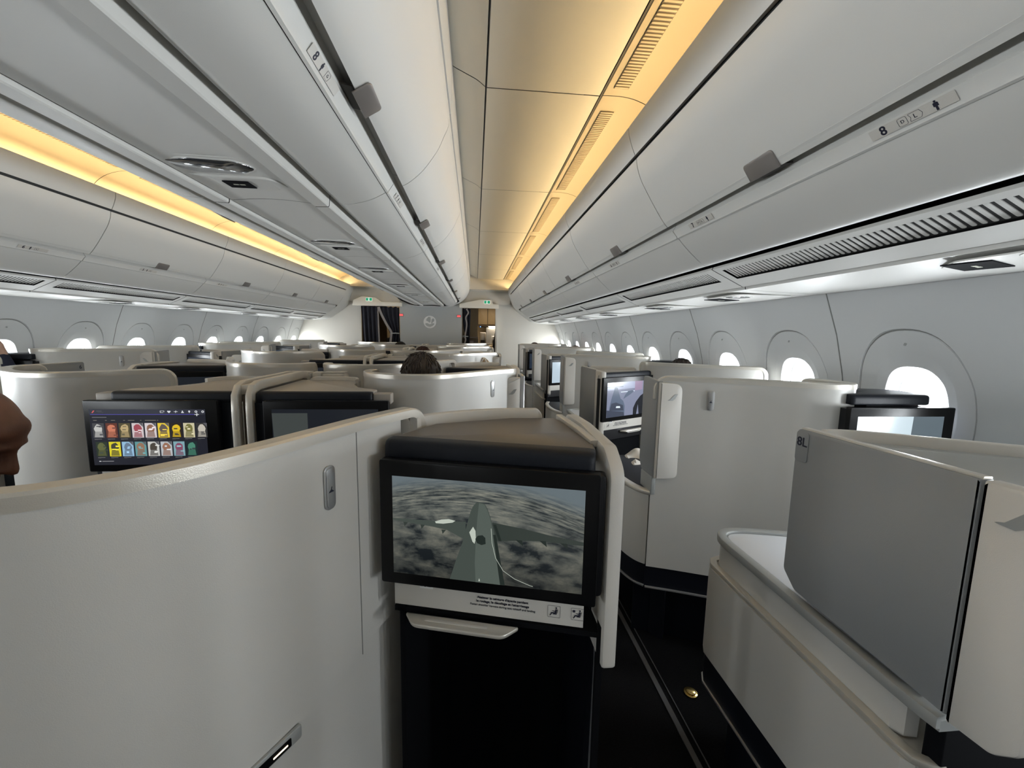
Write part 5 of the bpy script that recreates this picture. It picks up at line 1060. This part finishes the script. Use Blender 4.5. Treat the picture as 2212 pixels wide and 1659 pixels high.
# ---------------------------------------------------------------- aisle floor
def floor_strip(x, w, label):
    mb = MB(); mb.box((x-w/2, -1.5, 0.0005), (x+w/2, 8.5, 0.004)); tag(build('floor_strip', mb, 'strip', loc=(x, 3.5, 0)), label, 'floor strip')
floor_strip(0.757, 0.020, 'narrow grey strip running along the dark floor of the right aisle'); floor_strip(0.79, 0.004, 'hair-thin second line beside the grey floor strip of the right aisle')
t = thing('floor_stud', 'small brass stud set in the dark floor by the white side console', 'stud', (0.805, 1.41, 0)); cx, cy = 0.878, 1.41; t.location = (cx, cy, 0)
mb = MB(); mb.slab([(0.027*math.cos(k*math.pi/14), 0.027*math.sin(k*math.pi/14)) for k in range(28)], (cx, cy, 0), (1, 0, 0), (0, 1, 0), 0.006, 0.002); build('flange', mb, 'brass', t)
mb = MB(); mb.slab([(0.019*math.cos(k*math.pi/12), 0.019*math.sin(k*math.pi/12)) for k in range(24)], (cx, cy, 0.0055), (1, 0, 0), (0, 1, 0), 0.007, 0.003); build('cap', mb, 'brass', t)
# ---------------------------------------------------------------- service units with row displays
def psu_unit_centre():
    t = thing('reading_light_unit', 'x', 'light', (-0.865, 1.60, 1.965))
    mb = MB(); mb.slab(rnd([(-0.998, 1.42), (-0.72, 1.43), (-0.69, 1.50), (-0.69, 1.68), (-0.78, 1.735), (-0.92, 1.73), (-0.998, 1.64)], 0.05, 5), (0, 0, 1.9625), (1, 0, 0), (0, 1, 0), 0.004, 0.0015); build('housing', mb, 'panel', t)
    lens = rnd([(-0.995, 1.462), (-0.906, 1.440), (-0.772, 1.450), (-0.722, 1.500), (-0.79, 1.558), (-0.942, 1.556), (-0.995, 1.500)], 0.035, 6)
    mb = MB(); mb.slab(inset(lens, -0.006), (0, 0, 1.9600), (1, 0, 0), (0, 1, 0), 0.005, 0.002); build('lens_frame', mb, 'panel', t)
    mb = MB(); mb.slab(lens, (0, 0, 1.9585), (1, 0, 0), (0, 1, 0), 0.005, 0.0018); build('lens', mb, 'chrome', t)
    mb = MB(); mb.sweep([(-0.005, -0.005), (0.005, -0.005), (0.005, 0.005), (-0.005, 0.005)], catmull([(-0.99, 1.575, 1.962), (-0.9, 1.588, 1.960), (-0.78, 1.588, 1.960), (-0.725, 1.60, 1.960), (-0.700, 1.67, 1.963)], 5), (0, 0, 1)); build('edge_ridge', mb, 'panel', t)
    mb = MB(); mb.slab(rect(0.090, 0.064, 0.001), (-0.868, 1.668, 1.9585), (1, 0, 0), (0, 1, 0), 0.003); cd = build('row_display', mb, 'card', t)
    mb = MB(); mb.slab(rect(0.018, 0.008), (-0.877, 1.662, 1.9575), (1, 0, 0), (0, 1, 0), 0.0006); mb.slab(rect(0.018, 0.008), (-0.855, 1.662, 1.9575), (1, 0, 0), (0, 1, 0), 0.0006); build('display_text', mb, 'cardtext', cd)
    return t
pu = psu_unit_centre(); pu['label'] = 'reading light unit with long glossy lens, nearest one under the centre bins'; pu['group'] = 'centre reading light units'
for k, y in enumerate((2.75, 3.75, 4.9, 6.0, 7.3)): dup(pu, 'reading light unit with black row display under the centre bins, %s from the camera' % ORD[k+1], y-1.60, group='centre reading light units')
def psu_unit_side():
    t = thing('reading_light_unit', 'x', 'light', (1.38, 1.036, 1.65)); c, s_ = math.cos(0.36), math.sin(0.36)
    mb = MB(); mb.slab(rnd([(1.285, 0.76), (1.60, 0.76), (1.62, 1.02), (1.60, 1.17), (1.50, 1.185), (1.36, 1.11), (1.285, 1.02)], 0.06, 6), (0, 0, 1.6415), (1, 0, 0), (0, 1, 0), 0.005, 0.0015); build('housing', mb, 'panel', t)
    mb = MB(); mb.slab([(1.36+0.072*math.cos(k*math.pi/14), 0.86+0.058*math.sin(k*math.pi/14)) for k in range(28)], (0, 0, 1.6385), (1, 0, 0), (0, 1, 0), 0.005, 0.0018); build('lens_frame', mb, 'panel', t)
    mb = MB(); mb.slab([(1.36+0.060*math.cos(k*math.pi/14), 0.86+0.047*math.sin(k*math.pi/14)) for k in range(28)], (0, 0, 1.6370), (1, 0, 0), (0, 1, 0), 0.005, 0.0018); build('lens', mb, 'chrome', t)
    mb = MB(); mb.slab(rect(0.165, 0.098, 0.001), (1.385, 1.040, 1.6380), (c, s_, 0), (-s_, c, 0), 0.003); cd = build('row_display', mb, 'card', t)
    mb = MB(); mb.slab(rect(0.020, 0.010), (1.372, 1.036, 1.6370), (c, s_, 0), (-s_, c, 0), 0.0006); mb.slab(rect(0.020, 0.010), (1.397, 1.045, 1.6370), (c, s_, 0), (-s_, c, 0), 0.0006); build('display_text', mb, 'cardtext', cd)
    return t
pv = psu_unit_side(); pv['label'] = 'reading light unit with black row display by the right wall, nearest the camera'; pv['group'] = 'right wall reading light units'
for k, y in enumerate((2.22, 3.04, 4.2, 5.2, 6.2, 7.2)): dup(pv, 'reading light unit with black row display by the right wall, %s from the camera' % ORD[k+1], y-1.036, group='right wall reading light units')
for k, y in enumerate((2.9, 4.0, 4.9, 6.1, 7.1, 8.1)): dup(pv, 'reading light unit with black row display by the left wall, %s of those in view' % (['first']+ORD[1:])[k], y-1.036, True, 'left wall reading light units')
# ---------------------------------------------------------------- seat row placards on the bin rails
def placard(O, U, V, num, side, letters, label, s=1.0, g='row placards'):
    U, V = Vector(U), Vector(V); N = U.cross(V); O = Vector(O)
    mb = MB(); mb.slab(rect(0.17*s, 0.023*s, 0.002), O+U*0.055*s, U, V, 0.0006); t = tag(build('row_placard', mb, 'post', loc=tuple(O)), label, 'placard', g)
    O = O+N*0.0008
    text('row_number', num, 0.028*s, O, U, V, 'ink', t, bold=0.0006)
    mb = MB(); xo = 0.105*s if letters == 'DL' else 0.037*s; C = O+U*xo
    F = lambda pts: mb.slab([(a*s, b*s) for a, b in pts], C, U, V, 0.0005)
    F([(0.0022*math.cos(a), 0.0085+0.0022*math.sin(a)) for a in [k*math.pi/5 for k in range(10)]]); F([(-0.0045, -0.002), (-0.002, -0.002), (-0.002, -0.0105), (0.002, -0.0105), (0.002, -0.002), (0.0045, -0.002), (0.0045, 0.0050), (0.003, 0.0062), (-0.003, 0.0062), (-0.0045, 0.0050)])
    build('person_symbol', mb, 'ink', t)
    C = O+U*((0.056 if letters == 'DL' else 0.072)*s); mb = MB(); ln = [(-0.0003, -0.0003), (0.0003, -0.0003), (0.0003, 0.0003), (-0.0003, 0.0003)]
    def outl(pts): mb.sweep(ln, [C+U*a*s+V*b*s for a, b in pts], N, closed=True)
    if letters == 'DL':
        outl(rnd([(-0.024, -0.009), (-0.006, -0.009), (-0.006, 0.009), (-0.024, 0.009)], 0.004)); outl(rnd([(-0.002, -0.008), (0.020, -0.008), (0.024, 0.0), (0.020, 0.009), (-0.002, 0.009), (0.002, 0.0)], 0.002))
    else: outl(rnd([(-0.010, -0.009), (0.008, -0.009), (0.012, 0.004), (0.008, 0.009), (-0.010, 0.009)], 0.002))
    build('seat_outline', mb, 'ink2', t)
    if letters == 'DL': text('seat_letter', 'D', 0.010*s, C-U*0.015*s, U, V, 'ink', t); text('seat_letter', 'L', 0.013*s, C+U*0.010*s, U, V, 'ink', t)
    elif letters: text('seat_letter', letters, 0.011*s, C, U, V, 'ink', t)
VR = Vector((-0.022, 0, 0.026)).normalized()      # rail faces, right side bins
for y, nme, wd in ((0.890, '8', 'nearest'), (1.690, '7', 'second'), (2.72, '6', 'third'), (3.7, '5', 'fourth')):
    placard((0.9018, y, 1.892), (0, -1, 0), VR, nme, 1, 'DL', 'row placard reading %s on the rail of the right wall bins' % nme)
VC = Vector((0.024, 0, 0.030)).normalized()
for y, nme in ((1.02, '8'), (1.965, '7'), (2.85, '6'), (4.0, '5')):
    placard((-0.3555, y, 2.0335), (0, 1, 0), VC, nme, 1, 'G', 'row placard reading %s on the rail of the centre bins' % nme)
VL = Vector((0.022, 0, 0.026)).normalized()
for y, nme in ((2.74, '6'), (3.62, '5'), (4.6, '4')):
    placard((mx(0.9018), y, 1.892), (0, 1, 0), VL, nme, -1, 'A', 'row placard reading %s on the rail of the left wall bins' % nme)
# ---------------------------------------------------------------- people
def capsule(mb, a, b, ra, rb, n=14):
    a, b = Vector(a), Vector(b); d = (b-a); L = d.length; R = d.to_track_quat('Z', 'Y').to_matrix() if L > 1e-6 else Matrix.Identity(3); vs = []; rows = []
    for i in range(6): t = math.pi/2*i/5; rows.append((-ra*math.cos(t), ra*math.sin(t)))
    for i in range(6): t = math.pi/2*i/5; rows.append((L+rb*math.sin(t), rb*math.cos(t)))
    for z, r in rows:
        for k in range(n): vs.append(a+R @ Vector((max(r, 1e-4)*math.cos(2*math.pi*k/n), max(r, 1e-4)*math.sin(2*math.pi*k/n), z)))
    m = len(rows); fs = [(i*n+k, i*n+(k+1) % n, (i+1)*n+(k+1) % n, (i+1)*n+k) for i in range(m-1) for k in range(n)]+[tuple(range(n))[::-1], tuple((m-1)*n+k for k in range(n))]
    mb.add(vs, fs)
def remeshed(name, mb, m, parent, voxel, smooth=3):
    o = build(name, mb, m, parent); r = o.modifiers.new('r', 'REMESH'); r.mode = 'VOXEL'; r.voxel_size = voxel; r.use_smooth_shade = True
    sm = o.modifiers.new('s', 'SMOOTH'); sm.iterations = smooth; sm.factor = 0.5
    dg = bpy.context.evaluated_depsgraph_get(); me = bpy.data.meshes.new_from_object(o.evaluated_get(dg)); o.modifiers.clear(); o.data = me
    for p in me.polygons: p.use_smooth = True
    return o
def person(loc, label, hair='hair', skinm='skin2', cloth='navy', yaw=0.0, headyaw=0.0, pitch=0.0, stand=False, bald=False, reach=None, crouch=0.0, name='person', hl=1.0):
    """seated (or standing) figure facing +Y before yaw; loc is the point on the floor below the hips"""
    t = thing(name, label, 'person', loc); X0 = Vector(loc); RZ = Matrix.Rotation(yaw, 3, 'Z')
    W_ = lambda p: X0+RZ @ Vector(p)
    hip = 0.92 if stand else 0.50
    sh = hip+0.52-crouch; hc = hip+0.74-crouch                     # shoulder and head-centre heights
    fw = 0.02+crouch*0.6
    mb = MB()
    for a, b, ra, rb in [((0, 0, hip), (0, fw*0.5, hip+0.25), 0.135, 0.13), ((-0.07, 0, hip), (0.07, 0, hip), 0.125, 0.125), ((-0.09, fw, sh-0.10), (0.09, fw, sh-0.10), 0.105, 0.105), ((-0.15, fw, sh), (0.15, fw, sh), 0.058, 0.058), ((0, fw, sh), (0, fw+0.02, hc-0.06), 0.062, 0.052)]: capsule(mb, W_(a), W_(b), ra, rb)
    limbs = []
    for s_ in (-1, 1):
        shp = (s_*0.185, fw, sh-0.015); el = (s_*0.225, fw+0.04, sh-0.29); ha = (s_*0.13, fw+0.26, hip+0.17) if not stand else (s_*0.22, 0.08, sh-0.52)
        if reach and s_ == reach[0]: el = reach[1]; ha = reach[2]
        capsule(mb, W_(shp), W_(el), 0.050, 0.040); capsule(mb, W_(el), W_(ha), 0.040, 0.028); limbs += [(shp, el, 0.056, 0.047), (el, ha, 0.047, 0.036)]
        d = (Vector(ha)-Vector(el)).normalized(); side = Vector((1, 0, 0)) if abs(d.x) < 0.8 else Vector((0, 1, 0)); up = d.cross(side).normalized(); side = up.cross(d).normalized()
        palm = Vector(ha)+d*0.05; capsule(mb, W_(Vector(ha)-side*0.012), W_(palm-side*0.018), 0.021, 0.017); capsule(mb, W_(Vector(ha)+side*0.012), W_(palm+side*0.018), 0.021, 0.017)
        for q, ln in zip((-0.030, -0.010, 0.010, 0.029), (0.062, 0.075, 0.070, 0.054)):
            p0 = palm+side*q+d*0.012; p1 = p0+d*ln*0.5-up*ln*0.10; p2 = p1+d*ln*0.40-up*ln*0.35; capsule(mb, W_(p0), W_(p1), 0.0098, 0.009, 10); capsule(mb, W_(p1), W_(p2), 0.009, 0.0078, 10)
        th0 = Vector(ha)+d*0.012+side*(-s_*0.030); th1 = th0+d*0.030+side*(-s_*0.028)-up*0.01; capsule(mb, W_(th0), W_(th1), 0.0125, 0.0105, 10); capsule(mb, W_(th1), W_(th1+d*0.030+side*(-s_*0.004)), 0.0105, 0.009, 10)
        if stand: kn = (s_*0.10, 0.02, 0.50); an = (s_*0.10, -0.01, 0.09)
        else: kn = (s_*0.11, 0.46, hip+0.02); an = (s_*0.11, 0.50, 0.10)
        capsule(mb, W_((s_*0.09, 0, hip)), W_(kn), 0.088, 0.060); capsule(mb, W_(kn), W_(an), 0.058, 0.038); capsule(mb, W_((an[0], an[1]-0.03, 0.045)), W_((an[0], an[1]+0.16, 0.035)), 0.04, 0.032); limbs += [((s_*0.09, 0, hip), kn, 0.097, 0.068), (kn, an, 0.068, 0.052)]
    # head
    RH = RZ @ Matrix.Rotation(headyaw, 3, 'Z') @ Matrix.Rotation(pitch, 3, 'X'); H0 = X0+RZ @ Vector((0, fw+0.035, hc)); H = lambda p: H0+RH @ Vector(p)
    E_ = lambda c, r, R=RH: mb.ball(H(c), 1.0, r, 22, 14, R=R)
    E_((0, -0.008, 0.035), (0.075, 0.094, 0.083)); E_((0, 0.030, -0.028), (0.056, 0.058, 0.070)); E_((0, 0.058, -0.078), (0.030, 0.026, 0.022))
    E_((0, 0.076, 0.030), (0.050, 0.018, 0.012)); E_((0, 0.062, 0.052), (0.054, 0.026, 0.034))
    capsule(mb, H((0, 0.086, 0.018)), H((0, 0.104, -0.018)), 0.0085, 0.0125, 10); E_((0.011, 0.094, -0.022), (0.009, 0.010, 0.007)); E_((-0.011, 0.094, -0.022), (0.009, 0.010, 0.007))
    E_((0, 0.084, -0.047), (0.022, 0.010, 0.0055)); E_((0, 0.081, -0.057), (0.019, 0.010, 0.0055))
    for s_ in (-1, 1): E_((s_*0.076, -0.004, -0.004), (0.008, 0.019, 0.031)); E_((s_*0.034, 0.064, -0.012), (0.024, 0.018, 0.022))
    body = remeshed('body', mb, skinm, t, 0.0065, 4)
    for s_ in (-1, 1):
        e = MB(); e.ball(H((s_*0.030, 0.0735, 0.014)), 1.0, (0.0115, 0.0085, 0.0058), 12, 8, R=RH); build('eye', e, 'disc', t); e = MB(); e.ball(H((s_*0.030, 0.0800, 0.013)), 1.0, (0.0046, 0.0026, 0.0044), 10, 6, R=RH); build('iris', e, 'ink', t)
    mb = MB(); 
    for a, b, ra, rb in [((0, 0, hip-0.02), (0, fw*0.5, hip+0.25), 0.148, 0.143), ((-0.08, 0, hip), (0.08, 0, hip), 0.135, 0.135), ((-0.09, fw, sh-0.10), (0.09, fw, sh-0.10), 0.118, 0.118), ((-0.155, fw, sh-0.005), (0.155, fw, sh-0.005), 0.066, 0.066)]: capsule(mb, W_(a), W_(b), ra, rb)
    for a, b, ra, rb in limbs: capsule(mb, W_(a), W_(Vector(a)+(Vector(b)-Vector(a))*0.93), ra, rb)
    remeshed('clothing', mb, cloth, t, 0.011, 3)
    if not bald:
        mb = MB(); rr = random.Random(len(label)); k = hl
        mb.ball(H((0, -0.016, 0.045)), 1.0, (0.086*k, 0.098*k, 0.092*k), 26, 16, R=RH); mb.ball(H((0, -0.055, 0.005)), 1.0, (0.076*k, 0.050, 0.070), 22, 14, R=RH)
        # tufts follow the scalp
        for i in range(240):
            th = rr.uniform(0, 2*math.pi); ph = rr.uniform(0.05, 1.75); d = Vector((math.sin(ph)*math.cos(th), math.sin(ph)*math.sin(th), math.cos(ph)))
            if d.y > 0.55 and d.z < 0.5: continue
            p = Vector((0, -0.016, 0.045))+Vector((d.x*0.085*k, d.y*0.097*k, d.z*0.091*k)); tan = Vector((d.x*0.3+rr.uniform(-.3, .3), -0.5+rr.uniform(-.3, .3), -0.9)); tan = (tan-d*tan.dot(d)).normalized()
            capsule(mb, H(p), H(p+tan*rr.uniform(0.022, 0.038)+d*rr.uniform(0.000, 0.006)), 0.0055, 0.0012, 6)
        build('hair', mb, hair, t, sharp=60)
    return t
def seat(x, y, yaw=0.0, label=''):
    t = thing('seat', label, 'seat', (x, y, 0), 'seats under the passengers'); R = Matrix.Rotation(yaw, 3, 'Z')
    mb = MB(); mb.box((x-0.18, y-0.12, 0.0), (x+0.18, y+0.36, 0.28), 0.02); build('base', mb, 'skirt', t); mb = MB(); mb.box((x-0.18, y-0.10, 0.285), (x+0.18, y+0.40, 0.385), 0.03); build('seat_cushion', mb, 'dark', t)
    mb = MB(); mb.slab(rnd([(-0.17, 0.38), (0.17, 0.38), (0.17, 0.98), (-0.17, 0.98)], 0.05), (x, y-0.145, 0), (1, 0, 0), (0, 0.0, 1), 0.09, 0.02); mb.v = [(a, b+0.0, c) for a, b, c in mb.v]; build('backrest', mb, 'dark', t)
    return t
def passenger(px, py, ztop, label, slabel, **k):
    c = max(0.0, 1.405-ztop)       # slouch until the crown is at the given height
    seat(px, py, label=slabel); return person((px, py, 0), label, crouch=c, **k)
passenger(-0.282, 2.10, 1.338, 'seated passenger with short dark brown hair above the nearest centre shell', 'seat of the dark-haired passenger', hair='hair', cloth='grey_cloth', hl=1.16)
passenger(-0.585, 4.58, 1.30, 'passenger with auburn hair in the centre group, mostly hidden', 'seat of the auburn-haired passenger', hair='hairr', cloth='grey_cloth')
passenger(-1.145, 6.35, 1.31, 'passenger with black hair left of the centre line near the bulkhead', 'seat of the black-haired passenger', hair='hairb', cloth='navy')
passenger(1.15, 7.75, 1.30, 'farthest passenger on the right aisle, brown hair just above the shell', 'seat of the farthest right passenger', hair='hairr', cloth='navy')
passenger(1.20, 5.75, 1.275, 'passenger low behind the third right aisle shell', 'seat behind the third right aisle shell', hair='hairr', cloth='navy')
passenger(1.64, 6.45, 1.285, 'passenger with brown hair beside the right windows', 'window seat on the right, far back', hair='hairr', cloth='grey_cloth')
passenger(1.65, 3.02, 1.285, 'passenger with brown hair behind the nearest right window shell', 'window seat behind the nearest right shell', hair='hair', cloth='navy')
pb = passenger(-1.026, 0.80, 1.366, 'bald passenger at the left edge looking down to the right, dark maroon top', 'seat of the bald passenger at the left edge', skinm='skin', cloth='maroon', headyaw=-1.30, pitch=-0.52, bald=True)
passenger(-3.42, 2.93, 1.30, 'passenger at the left edge with one hand raised before the window', 'seat of the passenger with raised hand', hair='hair', cloth='navy', skinm='skin2', reach=(1, (0.24, 0.20, 0.98), (0.14, 0.22, 1.22)))
person((0.66, 9.02, 0), 'crew member in black standing at the right side of the galley doorway', hair='hairb', cloth='black', stand=True, yaw=0.4)
q_ = seat(1.25, 0.02, label='dark seat behind the 8L door panel at the lower right edge'); q_['group'] = 'empty seats'
# ---------------------------------------------------------------- loose things
t = thing('hanging_jacket', 'beige jacket hanging from a coat hook on the second right centre shell', 'jacket', (0.10, 3.86, 0.8), None)
mb = MB(); vs = []; nr, nk = 16, 28; rr = random.Random(5)
for i in range(nr+1):
    v = i/nr; z = 1.205-0.42*v; r = 0.010+0.075*min(1, v*3.0)**0.7+0.02*v
    for k in range(nk):
        a = 2*math.pi*k/nk; f = 1+0.20*math.sin(5*a+v*2)*min(1, v*3); vs.append((0.085+r*1.15*f*math.cos(a), 3.845+r*0.42*f*math.sin(a)+0.0*v, z))
mb.add(vs, [(i*nk+k, i*nk+(k+1) % nk, (i+1)*nk+(k+1) % nk, (i+1)*nk+k) for i in range(nr) for k in range(nk)]+[tuple(range(nk))[::-1], tuple(nr*nk+k for k in range(nk))]); build('cloth', mb, 'hairl', t, sharp=80)
mb = MB(); mb.tube(catmull([(0.055, 3.80, 1.15), (0.07, 3.795, 1.185), (0.085, 3.80, 1.20), (0.10, 3.795, 1.185), (0.11, 3.80, 1.14)], 4), 0.006, (0, 1, 0)); build('collar', mb, 'white_cloth', t)
mb = MB(); vs = []; nu = nv = 18; rr = random.Random(9); n1 = (nu+1)*(nv+1)
for s_ in (0, 1):
    for j in range(nv+1):
        for i in range(nu+1):
            u, v = i/nu, j/nv; e = min(1, 5*min(u, 1-u, v, 1-v)); x = 0.93+0.24*(u-0.5); y = 2.14+0.30*(v-0.5); h = 0.035+0.035*e*(1+0.45*math.sin(9*u+4*v)+0.3*math.sin(14*v-5*u))
            vs.append((x, y, 0.690+(h if s_ else 0.0)*e+0.001*s_))
fs = []
for s_ in (0, 1): fs += [(s_*n1+j*(nu+1)+i, s_*n1+j*(nu+1)+i+1, s_*n1+(j+1)*(nu+1)+i+1, s_*n1+(j+1)*(nu+1)+i) for j in range(nv) for i in range(nu)]
mb.add(vs, fs); tag(build('pillow', mb, 'white_cloth', loc=(0.93, 2.14, 0.69)), 'crumpled white cloth pillow on the dark armrest beside the tall right shell', 'pillow')
